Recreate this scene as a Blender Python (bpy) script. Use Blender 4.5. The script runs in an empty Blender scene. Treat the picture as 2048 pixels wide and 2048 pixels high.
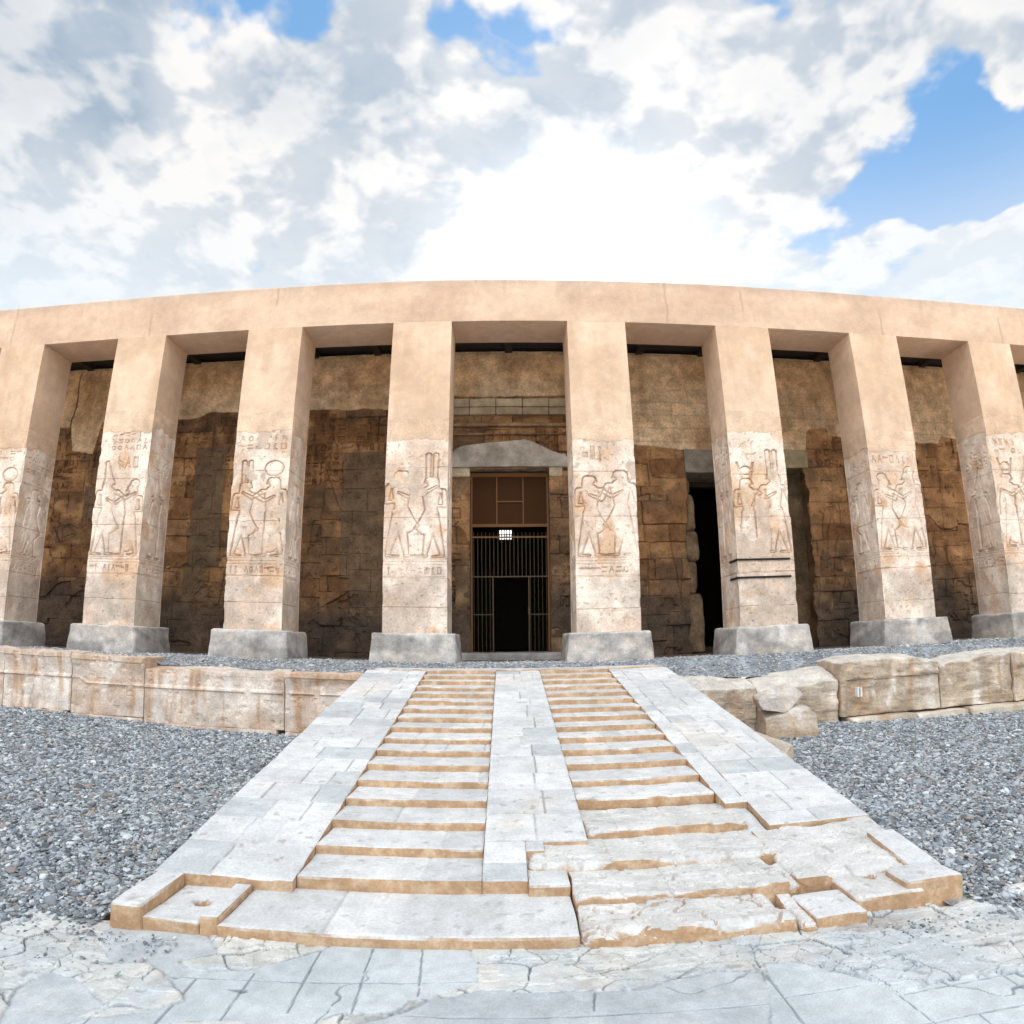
import bpy, math, random
import numpy as np
from mathutils import Matrix

S = bpy.context.scene
C = S.collection

# ------------------------------------------------------------------ camera, sky, sun, exposure
cam_d = bpy.data.cameras.new('camera')
cam = bpy.data.objects.new('camera', cam_d)
C.objects.link(cam)
cam_d.type = 'PANO'
cam_d.panorama_type = 'FISHEYE_LENS_POLYNOMIAL'
cam_d.sensor_width = 36.0
cam_d.fisheye_fov = 3.0
cam_d.fisheye_polynomial_k0 = 0.0
cam_d.fisheye_polynomial_k1 = -4.27743227e-02
cam_d.fisheye_polynomial_k2 = -2.82508340e-04
cam_d.fisheye_polynomial_k3 = 2.23737200e-05
cam_d.fisheye_polynomial_k4 = -1.50570442e-07
cam_d.clip_start = 0.05
cam_d.clip_end = 3000
_r, _f, _u = (0.99990862, -0.01045263, -0.00857247), (0.01193996, 0.98023584, 0.19747188), (0.00633894, -0.19755619, 0.98027107)
cam.matrix_world = Matrix(((_r[0], _u[0], -_f[0], -0.1587), (_r[1], _u[1], -_f[1], -15.033), (_r[2], _u[2], -_f[2], 0.5), (0, 0, 0, 1)))
S.camera = cam

SUN_EL, SUN_AZ = math.radians(31.0), math.radians(7.7)          # azimuth from +y towards +x
SUN = np.array([math.cos(SUN_EL) * math.sin(SUN_AZ), math.cos(SUN_EL) * math.cos(SUN_AZ), math.sin(SUN_EL)])
EXPOSURE = 1.29
SKY_STRENGTH = 0.1

sun_d = bpy.data.lights.new('sun', 'SUN')
sun_d.energy = 5.0
sun_d.angle = math.radians(0.5)
sun_d.color = (1.0, 0.90, 0.78)
sun = bpy.data.objects.new('sun', sun_d)
C.objects.link(sun)
sun.rotation_euler = (math.radians(90) - SUN_EL, 0, math.pi - SUN_AZ)

W = bpy.data.worlds.new('World')
S.world = W
W.use_nodes = True


class NT:
    """small helper to write node trees"""
    def __init__(self, tree):
        self.t = tree
        self.n = tree.nodes
        self.l = tree.links

    def node(self, kind, **kw):
        n = self.n.new(kind)
        for k, v in kw.items():
            setattr(n, k, v)
        return n

    def put(self, sock, v):
        if hasattr(v, 'is_linked') or isinstance(v, bpy.types.NodeSocket):
            self.l.new(v, sock)
        else:
            sock.default_value = v

    def m(self, op, a, b=0.0, c=None, clamp=False):
        n = self.node('ShaderNodeMath', operation=op, use_clamp=clamp)
        self.put(n.inputs[0], a)
        self.put(n.inputs[1], b)
        if c is not None:
            self.put(n.inputs[2], c)
        return n.outputs[0]

    def vm(self, op, a, b=(0, 0, 0)):
        n = self.node('ShaderNodeVectorMath', operation=op)
        self.put(n.inputs[0], a)
        if op == 'SCALE':
            self.put(n.inputs[3], b)
        else:
            self.put(n.inputs[1], b)
        return n.outputs[1] if op in ('DOT_PRODUCT', 'LENGTH') else n.outputs[0]

    def mr(self, v, a, b, c=0.0, d=1.0, smooth=True):
        n = self.node('ShaderNodeMapRange', interpolation_type='SMOOTHSTEP' if smooth else 'LINEAR')
        for i, x in enumerate((v, a, b, c, d)):
            self.put(n.inputs[i], x)
        return n.outputs[0]

    def mix(self, f, a, b, blend='MIX'):
        n = self.node('ShaderNodeMix', data_type='RGBA', blend_type=blend)
        self.put(n.inputs[0], f)
        self.put(n.inputs[6], a)
        self.put(n.inputs[7], b)
        return n.outputs[2]

    def noise(self, vec, scale, detail=4.0, rough=0.55, dist=0.0, col=False):
        n = self.node('ShaderNodeTexNoise')
        self.l.new(vec, n.inputs['Vector'])
        n.inputs['Scale'].default_value = scale
        n.inputs['Detail'].default_value = detail
        n.inputs['Roughness'].default_value = rough
        n.inputs['Distortion'].default_value = dist
        return n.outputs[1] if col else n.outputs[0]


def build_world():
    t = NT(W.node_tree)
    t.n.clear()
    out = t.node('ShaderNodeOutputWorld')
    bg = t.node('ShaderNodeBackground')
    bg.inputs[1].default_value = SKY_STRENGTH
    t.l.new(bg.outputs[0], out.inputs[0])
    sky = t.node('ShaderNodeTexSky', sky_type='NISHITA', sun_disc=False)
    sky.sun_elevation = SUN_EL
    sky.sun_rotation = SUN_AZ
    sky.air_density = 1.0
    sky.dust_density = 0.6
    sky.ozone_density = 2.0
    tc = t.node('ShaderNodeTexCoord')
    d = t.vm('NORMALIZE', tc.outputs['Generated'])
    sep = t.node('ShaderNodeSeparateXYZ')
    t.l.new(d, sep.inputs[0])
    z = t.m('MAXIMUM', sep.outputs[2], 0.0)
    inv = t.m('DIVIDE', 1.0, t.m('ADD', z, 0.22))
    p = t.vm('MULTIPLY', d, (1, 1, 0))
    p = t.vm('SCALE', p, inv)                                    # a cloud layer seen in perspective
    # towards the sun in the layer, for the lit rims
    off = (SUN[0] / (SUN[2] + 0.22) * 0.05 + 0.018, SUN[1] / (SUN[2] + 0.22) * 0.05, 0)
    p2 = t.vm('ADD', p, off)

    def dens(v):
        a = t.noise(v, 1.55, 6.0, 0.60, 0.35)
        b = t.noise(t.vm('ADD', v, (7.3, 2.1, 3.3)), 5.5, 4.0, 0.58, 0.15)
        c = t.noise(t.vm('ADD', v, (1.3, 8.1, 5.3)), 14.0, 4.0, 0.6, 0.0)
        base = t.m('ADD', t.m('ADD', t.m('MULTIPLY', a, 0.64), t.m('MULTIPLY', b, 0.25)), t.m('MULTIPLY', c, 0.11))
        vw = t.vm('ADD', v, t.vm('SCALE', t.vm('SUBTRACT', t.noise(v, 6.0, 2.0, 0.55, 0.0, True), (.5, .5, .5)), 0.16))
        for sc, am in ((7.5, 0.10), (18.0, 0.055), (40.0, 0.028)):
            vo = t.node('ShaderNodeTexVoronoi', feature='F1', voronoi_dimensions='2D')
            t.l.new(vw, vo.inputs['Vector'])
            vo.inputs['Scale'].default_value = sc
            base = t.m('ADD', base, t.m('MULTIPLY', t.m('SUBTRACT', 0.42, vo.outputs['Distance']), am))
        return base
    n1, n2 = dens(p), dens(p2)
    wv = t.vm('SUBTRACT', t.noise(p, 3.2, 3.0, 0.6, 0.0, True), (.5, .5, .5))
    dw = t.vm('NORMALIZE', t.vm('ADD', d, t.vm('SCALE', wv, 0.34)))

    def blob(v, lo, hi):                                          # 1 near the direction v, 0 beyond
        v = np.array(v) / np.linalg.norm(v)
        return t.mr(t.vm('DOT_PRODUCT', dw, tuple(v)), math.cos(math.radians(hi)), math.cos(math.radians(lo)))
    gaps = None
    for v, lo, hi, k in (((.545, .587, .599), 0, 7, .26), ((.60, .55, .575), 0, 7, .24), ((.47, .674, .57), 0, 4, .16), ((.64, .546, .543), 0, 5, .2),
                         ((-.39, .537, .748), 0, 6, .26), ((-.286, .557, .78), 0, 5, .22), ((-.04, .619, .784), 0, 6, .20),
                         ((.064, .591, .804), 0, 4, .2), ((.288, .556, .78), 0, 4, .2), ((-.44, .628, .642), 0, 5, .14), ((.42, .56, .70), 0, 8, .06)):
        g = t.m('MULTIPLY', blob(v, lo, hi), k)
        gaps = g if gaps is None else t.m('ADD', gaps, g)
    cover = t.m('SUBTRACT', t.m('ADD', n1, 0.135), t.m('MULTIPLY', gaps, 0.66))
    mask = t.mr(cover, 0.44, 0.53)
    # light on the clouds: sunny where the cloud thins towards the sun, grey where it is thick
    lit = t.mr(t.m('SUBTRACT', n1, n2), -0.050, 0.060)
    thick = t.mr(cover, 0.54, 0.74)
    shade = t.m('SUBTRACT', t.m('ADD', t.m('MULTIPLY', lit, 0.80), 0.30), t.m('MULTIPLY', thick, 0.30))
    dark = None
    for v, lo, hi, k in (((-.558, .488, .671), 3, 16, .34), ((-.246, .623, .742), 2, 9, .26), ((.41, .575, .705), 2, 12, .22), ((.124, .707, .696), 3, 12, .12),
                         ((-.37, .59, .718), 1, 7, -.22), ((-.477, .66, .58), 1, 8, -.2), ((.27, .643, .717), 1, 8, -.22), ((.585, .619, .5), 2, 10, -.2)):
        g = t.m('MULTIPLY', blob(v, lo, hi), k)
        dark = g if dark is None else t.m('ADD', dark, g)
    shade = t.mr(t.m('SUBTRACT', shade, dark), -0.26, 0.98, 0.0, 1.0, False)
    ccol = t.mix(shade, (1.60, 2.03, 2.55, 1), (4.0, 3.95, 3.9, 1))
    # sunlit clouds opposite the sun, boosted out of view to light the facade
    hz = (math.sin(SUN_AZ), math.cos(SUN_AZ), 0)
    frontlit_fill = t.mr(t.vm('DOT_PRODUCT', d, hz), 0.15, -0.75, 1.0, 4.2)
    ccol = t.vm('SCALE', ccol, frontlit_fill)
    # the sun behind thin cloud: forward scattering brightens the sky round it
    cs = t.vm('DOT_PRODUCT', d, tuple(SUN))
    ang = t.m('ARCCOSINE', t.m('MINIMUM', cs, 1.0))
    halo = t.m('POWER', 2.718, t.m('MULTIPLY', t.m('POWER', t.m('DIVIDE', ang, math.radians(7)), 2.0), -1.0))
    halo2 = t.m('POWER', 2.718, t.m('MULTIPLY', t.m('POWER', t.m('DIVIDE', ang, math.radians(19)), 2.0), -1.0))
    low = t.mr(z, 0.38, 0.64, 1.0, 0.0)
    skyc = t.mix(0.85, t.mix(1.0, sky.outputs[0], (1.0, 1.0, 1.0, 1), 'MULTIPLY'), (0.75, 1.75, 3.2, 1))
    col = t.mix(mask, skyc, ccol)
    col = t.mix(t.m('MULTIPLY', low, 0.78), col, (3.6, 3.95, 4.25, 1))   # the milky air near the horizon
    hv = t.m('ADD', t.m('MULTIPLY', halo, 14.0), t.m('MULTIPLY', halo2, 0.75))
    comb = t.node('ShaderNodeCombineXYZ')
    for i, k in enumerate((1.0, 0.97, 0.92)):
        t.l.new(t.m('MULTIPLY', hv, k), comb.inputs[i])
    fin = t.mix(1.0, col, comb.outputs[0], 'ADD')
    t.l.new(fin, bg.inputs[0])


build_world()
S.view_settings.view_transform = 'Standard'
S.view_settings.look = 'None'
S.view_settings.gamma = 1.0
S.view_settings.exposure = EXPOSURE
S.cycles.use_denoising = True
S.cycles.adaptive_threshold = 0.02
S.cycles.max_bounces = 5
S.cycles.diffuse_bounces = 4

# ------------------------------------------------------------------ numeric helpers
def _h(ix, iy, iz, s):
    x = (ix.astype(np.int64) * 374761393 + iy.astype(np.int64) * 668265263 + iz.astype(np.int64) * 2147483647 + s * 974634777) & 0xFFFFFFFF
    x = ((x ^ (x >> 13)) * 1274126177) & 0xFFFFFFFF
    x = ((x ^ (x >> 16)) * 2246822519) & 0xFFFFFFFF
    return ((x ^ (x >> 15)) & 0xFFFFFF) / float(0xFFFFFF)


def vnoise(x, y, z=0.0, seed=0):
    x, y, z = np.broadcast_arrays(np.asarray(x, float), np.asarray(y, float), np.asarray(z, float))
    ix, iy, iz = np.floor(x), np.floor(y), np.floor(z)
    fx, fy, fz = x - ix, y - iy, z - iz
    fx, fy, fz = [f * f * f * (f * (f * 6 - 15) + 10) for f in (fx, fy, fz)]
    r = 0
    for a in (0, 1):
        for b in (0, 1):
            for c in (0, 1):
                w = (fx if a else 1 - fx) * (fy if b else 1 - fy) * (fz if c else 1 - fz)
                r = r + w * _h(ix + a, iy + b, iz + c, seed)
    return r * 2 - 1


def fbm(x, y, z=0.0, seed=0, octv=4, gain=0.5):
    r, a, f, tot = 0, 1.0, 1.0, 0.0
    for o in range(octv):
        r = r + a * vnoise(np.asarray(x) * f + 13.7 * o, np.asarray(y) * f - 7.1 * o, np.asarray(z) * f + 3.3 * o, seed + o)
        tot += a
        a *= gain
        f *= 2.03
    return r / tot


def voronoi(x, y, seed=0):
    """F1, F2-F1 and a random value of the nearest cell"""
    ix, iy = np.floor(x), np.floor(y)
    f1 = np.full(x.shape, 9.0)
    f2 = np.full(x.shape, 9.0)
    cid = np.zeros(x.shape)
    for a in (-1, 0, 1):
        for b in (-1, 0, 1):
            cx, cy = ix + a, iy + b
            z0 = np.zeros_like(cx)
            px = cx + 0.12 + 0.76 * _h(cx, cy, z0, seed)
            py = cy + 0.12 + 0.76 * _h(cx, cy, z0 + 1, seed)
            dd = np.hypot(x - px, y - py)
            v = _h(cx, cy, z0 + 2, seed)
            nearer = dd < f1
            f2 = np.where(nearer, f1, np.minimum(f2, dd))
            cid = np.where(nearer, v, cid)
            f1 = np.where(nearer, dd, f1)
    return f1, f2 - f1, cid


def sst(e0, e1, x):
    q = np.clip((x - e0) / (e1 - e0), 0, 1)
    return q * q * (3 - 2 * q)


def lerp(a, b, f):
    a, b = np.asarray(a, float), np.asarray(b, float)
    f = np.asarray(f)
    return a * (1 - f[..., None]) + b * f[..., None]


def in_poly(x, y, poly):
    r = np.zeros(x.shape, bool)
    n = len(poly)
    for i in range(n):
        (x0, y0), (x1, y1) = poly[i], poly[(i + 1) % n]
        if y0 == y1:
            continue
        c = ((y0 > y) != (y1 > y)) & (x < (x1 - x0) * (y - y0) / (y1 - y0) + x0)
        r ^= c
    return r


def seg_dist(x, y, a, b):
    dx, dy = b[0] - a[0], b[1] - a[1]
    q = np.clip(((x - a[0]) * dx + (y - a[1]) * dy) / (dx * dx + dy * dy + 1e-12), 0, 1)
    return np.hypot(x - a[0] - q * dx, y - a[1] - q * dy)


# ------------------------------------------------------------------ objects
def mesh_obj(name, verts, faces, mat, parent=None, col=None, smooth=False):
    """faces: an (n,4) or (n,3) array or a list of such arrays / lists of indices"""
    me = bpy.data.meshes.new(name)
    verts = np.asarray(verts, np.float32)
    arrs = faces if isinstance(faces, list) else [faces]
    loops, sizes = [], []
    for a in arrs:
        a = np.asarray(a, np.int32)
        if a.size == 0:
            continue
        loops.append(a.ravel())
        sizes.append(np.full(len(a), a.shape[1], np.int32))
    loops = np.concatenate(loops)
    sizes = np.concatenate(sizes)
    me.vertices.add(len(verts))
    me.vertices.foreach_set('co', verts.ravel())
    me.loops.add(len(loops))
    me.loops.foreach_set('vertex_index', loops)
    me.polygons.add(len(sizes))
    st = np.concatenate([[0], np.cumsum(sizes)[:-1]]).astype(np.int32)
    me.polygons.foreach_set('loop_start', st)
    me.polygons.foreach_set('loop_total', sizes)
    me.polygons.foreach_set('use_smooth', np.full(len(sizes), bool(smooth)))
    me.update(calc_edges=True)
    me.validate()
    if col is not None:
        c = np.ones((len(verts), 4), np.float32)
        c[:, :3] = np.clip(col, 0.004, 0.95)
        at = me.attributes.new('tone', 'FLOAT_COLOR', 'POINT')
        at.data.foreach_set('color', c.ravel())
    me.materials.append(mat)
    o = bpy.data.objects.new(name, me)
    C.objects.link(o)
    o.parent = parent
    return o


def tag(o, label, cat, group=None, kind=None):
    o['label'] = label
    o['category'] = cat
    if group:
        o['group'] = group
    o['kind'] = kind or 'thing'
    return o


def empty(name, loc, label, cat, group=None):
    o = bpy.data.objects.new(name, None)
    C.objects.link(o)
    o.empty_display_size = 0.2
    tag(o, label, cat, group)
    return o


def grid_faces(nu, nv, off=0, flip=False):
    i = np.arange(nu - 1)[:, None] * nv + np.arange(nv - 1)[None, :]
    f = np.stack([i, i + nv, i + nv + 1, i + 1], -1).reshape(-1, 4)
    if flip:
        f = f[:, ::-1]
    return f + off


def box_lattice(lo, hi, res):
    """vertices and quads of a finely cut box; vertices on shared edges are shared"""
    lo, hi = np.array(lo, float), np.array(hi, float)
    n = np.maximum(1, np.ceil((hi - lo) / res).astype(int))
    n = np.minimum(n, 400)
    quads = []
    for ax in range(3):
        b, c = [(1, 2), (2, 0), (0, 1)][ax]
        ib, ic = np.meshgrid(np.arange(n[b]), np.arange(n[c]), indexing='ij')
        for side in (0, 1):
            q = np.zeros((n[b] * n[c], 4, 3), int)
            q[:, :, ax] = n[ax] * side
            order = ((0, 0), (1, 0), (1, 1), (0, 1))
            if side == 0:
                order = order[::-1]
            for k, (ob, oc) in enumerate(order):
                q[:, k, b] = (ib + ob).ravel()
                q[:, k, c] = (ic + oc).ravel()
            quads.append(q)
    q = np.concatenate(quads).reshape(-1, 3)
    key = (q[:, 0] * (n[1] + 1) + q[:, 1]) * (n[2] + 1) + q[:, 2]
    u, idx, inv = np.unique(key, return_index=True, return_inverse=True)
    v = lo + (hi - lo) * q[idx] / n
    return v, inv.reshape(-1, 4), lo, hi


def stone_box(lo, hi, res=0.06, rnd=0.02, amp=0.008, freq=3.0, seed=0, chip=1.0):
    """a dressed stone: rounded, chipped edges and an uneven surface"""
    v, f, lo, hi = box_lattice(lo, hi, res)
    r = np.minimum(rnd * (1 + chip * np.clip(fbm(v[:, 0] * 2.3, v[:, 1] * 2.3, v[:, 2] * 2.3, seed + 50, 3) * 1.8, -0.7, 2.2)), (hi - lo).min() * 0.45)[:, None]
    inner = np.clip(v, lo + r, hi - r)
    d = v - inner
    L = np.linalg.norm(d, axis=1, keepdims=True)
    nrm = d / np.maximum(L, 1e-9)
    p = inner + nrm * r
    a = fbm(p[:, 0] * freq, p[:, 1] * freq, p[:, 2] * freq, seed, 4)
    p = p + nrm * (a * amp)[:, None]
    return p, f, nrm


# ------------------------------------------------------------------ materials
def stone_mat(name, dust=None, fine=60.0, bump=0.25, var=0.16, patch=0.12, rough=0.93, bscale=None, up_mix=0.0):
    """stone: the mesh's own colour, small mottling, grain; optionally, faces that do not look up turn tan"""
    m = bpy.data.materials.new(name)
    m.use_nodes = True
    t = NT(m.node_tree)
    b = t.n['Principled BSDF']
    at = t.node('ShaderNodeAttribute', attribute_name='tone')
    geo = t.node('ShaderNodeNewGeometry')
    pos = geo.outputs['Position']
    n1 = t.noise(pos, fine * 0.12, 6.0, 0.62)
    n2 = t.noise(pos, fine, 5.0, 0.65)
    n3 = t.noise(pos, 1.3, 5.0, 0.6)
    col = at.outputs['Color']
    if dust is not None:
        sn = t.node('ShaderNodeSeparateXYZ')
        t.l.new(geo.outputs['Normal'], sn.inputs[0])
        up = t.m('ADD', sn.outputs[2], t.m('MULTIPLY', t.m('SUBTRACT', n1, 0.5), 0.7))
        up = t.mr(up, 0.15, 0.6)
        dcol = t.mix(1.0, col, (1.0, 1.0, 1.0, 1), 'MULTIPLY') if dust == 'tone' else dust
        col = t.mix(up, t.mix(t.mr(t.noise(pos, 7.0, 6.0, 0.65), 0.40, 0.66), (0.43, 0.27, 0.155, 1), (0.56, 0.41, 0.275, 1)), dcol)  # tan on steep faces, own colour on faces that look up
    f1 = t.mr(n1, 0.25, 0.75, 1 - var, 1 + var)
    f2 = t.mr(n2, 0.25, 0.75, 1 - var, 1 + var)
    f3 = t.mr(n3, 0.3, 0.7, 1 - patch, 1 + patch)
    f = t.m('MULTIPLY', t.m('MULTIPLY', f1, f2), f3)
    comb = t.node('ShaderNodeCombineXYZ')
    for i in range(3):
        t.l.new(f, comb.inputs[i])
    col = t.mix(1.0, col, comb.outputs[0], 'MULTIPLY')
    t.l.new(col, b.inputs['Base Color'])
    b.inputs['Roughness'].default_value = rough
    b.inputs['Specular IOR Level'].default_value = 0.18
    bm = t.node('ShaderNodeBump')
    bm.inputs['Strength'].default_value = bump
    bm.inputs['Distance'].default_value = 0.02
    t.l.new(t.m('ADD', t.m('MULTIPLY', n1, 0.6), t.m('MULTIPLY', n2, 0.5)), bm.inputs['Height'])
    t.l.new(bm.outputs[0], b.inputs['Normal'])
    return m


def flat_mat(name, col, rough=0.7, metal=0.0, var=0.2, scale=30.0):
    m = bpy.data.materials.new(name)
    m.use_nodes = True
    t = NT(m.node_tree)
    b = t.n['Principled BSDF']
    b.inputs['Specular IOR Level'].default_value = 0.12
    geo = t.node('ShaderNodeNewGeometry')
    n = t.noise(geo.outputs['Position'], scale, 5.0, 0.6)
    a = tuple(c * (1 - var) for c in col) + (1,)
    z = tuple(min(1, c * (1 + var)) for c in col) + (1,)
    t.l.new(t.mix(n, a, z), b.inputs['Base Color'])
    b.inputs['Roughness'].default_value = rough
    b.inputs['Metallic'].default_value = metal
    return m


M_PLASTER = stone_mat('sand_plaster', fine=32, bump=0.2, var=0.085, patch=0.07)
M_STONE = stone_mat('carved_sandstone', fine=28, bump=0.5, var=0.17, patch=0.08)
M_WALL = stone_mat('old_masonry', fine=24, bump=0.7, var=0.30, patch=0.16)
M_CONCRETE = stone_mat('cement', fine=34, bump=0.6, var=0.20, patch=0.2)
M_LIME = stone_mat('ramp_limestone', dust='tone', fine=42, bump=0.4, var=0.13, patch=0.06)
M_BLOCK = stone_mat('wall_limestone', fine=26, bump=0.7, var=0.20, patch=0.12)
M_PAVE = stone_mat('paving_stone', fine=75, bump=0.4, var=0.12, patch=0.06)
M_PEBBLE = stone_mat('pebble', fine=90, bump=0.1, var=0.08, patch=0.03)
M_BED = stone_mat('gravel_bed', fine=50, bump=1.0, var=0.35, patch=0.08)
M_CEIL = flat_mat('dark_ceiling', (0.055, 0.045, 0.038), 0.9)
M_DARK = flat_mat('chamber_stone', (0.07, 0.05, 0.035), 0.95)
M_IRON = flat_mat('painted_iron', (0.012, 0.014, 0.012), 0.6, 0.0)
M_BAR = flat_mat('worn_iron_bars', (0.13, 0.10, 0.06), 0.5, 0.0)
M_BROWN = flat_mat('brown_mesh_panel', (0.075, 0.034, 0.014), 0.85)
M_MULLION = flat_mat('brown_mullion', (0.24, 0.115, 0.05), 0.6)
M_SLIM = flat_mat('thin_dark_bars', (0.10, 0.085, 0.05), 0.6)
M_STRAP = flat_mat('iron_strap', (0.03, 0.025, 0.022), 0.6, 0.3)

# dimensions (metres): facade on y = 0, terrace floor z = 0, court z = G
G = -1.537
YW = 3.2                     # face of the back wall
ZP, ZB, ZR = 0.70, 8.576, 9.847
PW, PD = 1.526, 1.30         # pillar width and depth
XC = [-14.2555, -10.2555, -6.2555, -2.2555, 2.2555, 6.2555, 10.2555, 14.2555]
XS = 0.093
RM, RT = 0.146, 1.70         # ramp slope, y of the ramp's top


def ramp_z(y):
    return -0.118 + RM * (y + RT)


# ------------------------------------------------------------------ the setting: ground
def bumpy(x, y, seed=3):
    return 0.03 * fbm(x * 0.6, y * 0.6, 0, seed, 4) + 0.012 * fbm(x * 4, y * 4, 0, seed + 5, 3)


def bed_z(x, y):
    rise = 0.22 * sst(4.5, 13.0, -x) * sst(-10.0, -3.0, y) - 0.12 * sst(6.0, 13.0, x) * sst(-8.0, -2.0, y) + 0.05 * sst(4, 9, x) * sst(-5, -9, y)
    edge = 0.05 * np.exp(-((np.abs(x - XS) - 3.25) / 0.35) ** 2) * sst(-10.6, -9, y)
    return G + 0.02 + rise + edge + bumpy(x, y) * sst(-11.2, -9.8, y)


# the far court as one wide sheet
n = 61
gx = np.sign(np.linspace(-1, 1, n)) * np.abs(np.linspace(-1, 1, n)) ** 3 * 900
gv = np.stack(np.meshgrid(gx, gx, indexing='ij') + [np.full((n, n), G - 0.06)], -1).reshape(-1, 3)
o = mesh_obj('ground', gv, grid_faces(n, n), M_PAVE, col=np.tile((0.56, 0.47, 0.37), (len(gv), 1)))
o['kind'] = 'structure'
o['label'] = 'pale sandy court floor'

# gravel beds left and right of the ramp
GREY = np.array((0.17, 0.185, 0.20))
for side, nm in ((-1, 'left'), (1, 'right')):
    xs = np.linspace(3.0, 17.5, 200) * side
    ys = np.linspace(-10.84, -1.6, 150)
    X, Y = np.meshgrid(xs, ys, indexing='ij')
    Z = bed_z(X, Y) - 0.012
    c = lerp(GREY * 0.62, GREY * 0.95, sst(-.4, .4, fbm(X * 3, Y * 3, 0, 9)))
    c = lerp(c, (.30, .31, .315), sst(-10.2, -10.7, Y))
    o = mesh_obj('gravel_ground', np.stack([X, Y, Z], -1).reshape(-1, 3), grid_faces(200, 150, flip=side < 0), M_BED, col=c.reshape(-1, 3), smooth=True)
    o['kind'] = 'structure'
    o['label'] = 'gritty bed under the gravel on the %s of the ramp' % nm

_ph = (1 + 5 ** .5) / 2
ICO = np.array([(-1, _ph, 0), (1, _ph, 0), (-1, -_ph, 0), (1, -_ph, 0), (0, -1, _ph), (0, 1, _ph), (0, -1, -_ph), (0, 1, -_ph), (_ph, 0, -1), (_ph, 0, 1), (-_ph, 0, -1), (-_ph, 0, 1)]) / 1.902
ICOF = np.array([(0, 11, 5), (0, 5, 1), (0, 1, 7), (0, 7, 10), (0, 10, 11), (1, 5, 9), (5, 11, 4), (11, 10, 2), (10, 7, 6), (7, 1, 8), (3, 9, 4), (3, 4, 2), (3, 2, 6), (3, 6, 8), (3, 8, 9), (4, 9, 5), (2, 4, 11), (6, 2, 10), (8, 6, 7), (9, 8, 1)])


def pebbles(name, x, y, z, r, seed, label, cols=None):
    rg = np.random.default_rng(seed)
    N = len(x)
    v = ICO[None] * (1 + rg.uniform(-.28, .28, (N, 12, 1)))
    v = v * np.stack([rg.uniform(.85, 1.55, N), rg.uniform(.7, 1.1, N), rg.uniform(.32, .7, N)], -1)[:, None, :]
    # random tilt and turn
    a, b = rg.uniform(0, 6.283, N), rg.normal(0, .38, N)
    ca, sa, cb, sb = np.cos(a), np.sin(a), np.cos(b), np.sin(b)
    x1, z1 = v[..., 0] * cb[:, None] - v[..., 2] * sb[:, None], v[..., 0] * sb[:, None] + v[..., 2] * cb[:, None]
    x2, y2 = x1 * ca[:, None] - v[..., 1] * sa[:, None], x1 * sa[:, None] + v[..., 1] * ca[:, None]
    v = np.stack([x2, y2, z1], -1) * r[:, None, None] + np.stack([x, y, z], -1)[:, None, :]
    if cols is None:
        base = np.array([(.26, .285, .305), (.40, .43, .45), (.15, .165, .18), (.56, .59, .60), (.36, .31, .275), (.25, .215, .195), (.44, .475, .52), (.20, .225, .26)])
        cols = base[rg.choice(8, N, p=[.23, .21, .16, .12, .06, .05, .09, .08])] * rg.uniform(.72, 1.2, (N, 1))
    c = np.repeat(cols, 12, axis=0)
    f = (ICOF[None] + (np.arange(N) * 12)[:, None, None]).reshape(-1, 3)
    o = mesh_obj(name, v.reshape(-1, 3), f, M_PEBBLE, col=c)
    tag(o, label, 'gravel', kind='stuff')
    return o


rg = np.random.default_rng(11)
for side, nm in ((-1, 'left'), (1, 'right')):
    N = 330000
    y = rg.uniform(-11.0, -1.75, N)
    x = rg.uniform(2.9, 16.5, N)
    # keep what stands near enough the picture's wedge, thinner far away
    d = y + 15.03
    keep = (x < d * 1.02 + 1.2) & (rg.uniform(0, 1, N) < np.clip(1.3 - d / 16, 0.42, 1))
    keep &= rg.uniform(0, 1, N) < sst(-11.0, -10.7, y + 0.25 * fbm(x * 2.2, y * 2.2, 0, 77)) * .98 + .03
    keep &= x > 3.0 + np.where(side > 0, .2, 0.0) - np.where(y < -10.75, 0, 0)
    x, y = x[keep] * side, y[keep]
    d = y + 15.03
    r = np.exp(rg.normal(math.log(0.0132), .42, len(x))) * (0.80 + d * 0.045)
    r = np.clip(r, .006, .06)
    z = np.where(y < -10.8, G + .004, bed_z(x, y)) + r * rg.uniform(-.1, .55, len(x))
    # a few strays kicked out on to the paving
    k = 240
    xk, yk = side * (2.3 + np.abs(rg.normal(0, .8, k))), -10.92 - np.abs(rg.normal(0, .22, k))
    rk = np.clip(np.exp(rg.normal(math.log(.0075), .4, k)), .004, .02)
    x, y, r, z = np.concatenate([x, xk]), np.concatenate([y, yk]), np.concatenate([r, rk]), np.concatenate([z, G + .008 + rk * .2])
    pebbles('gravel', x, y, z, r, 5 + side, 'loose grey gravel lying %s of the stone ramp' % nm)

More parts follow.
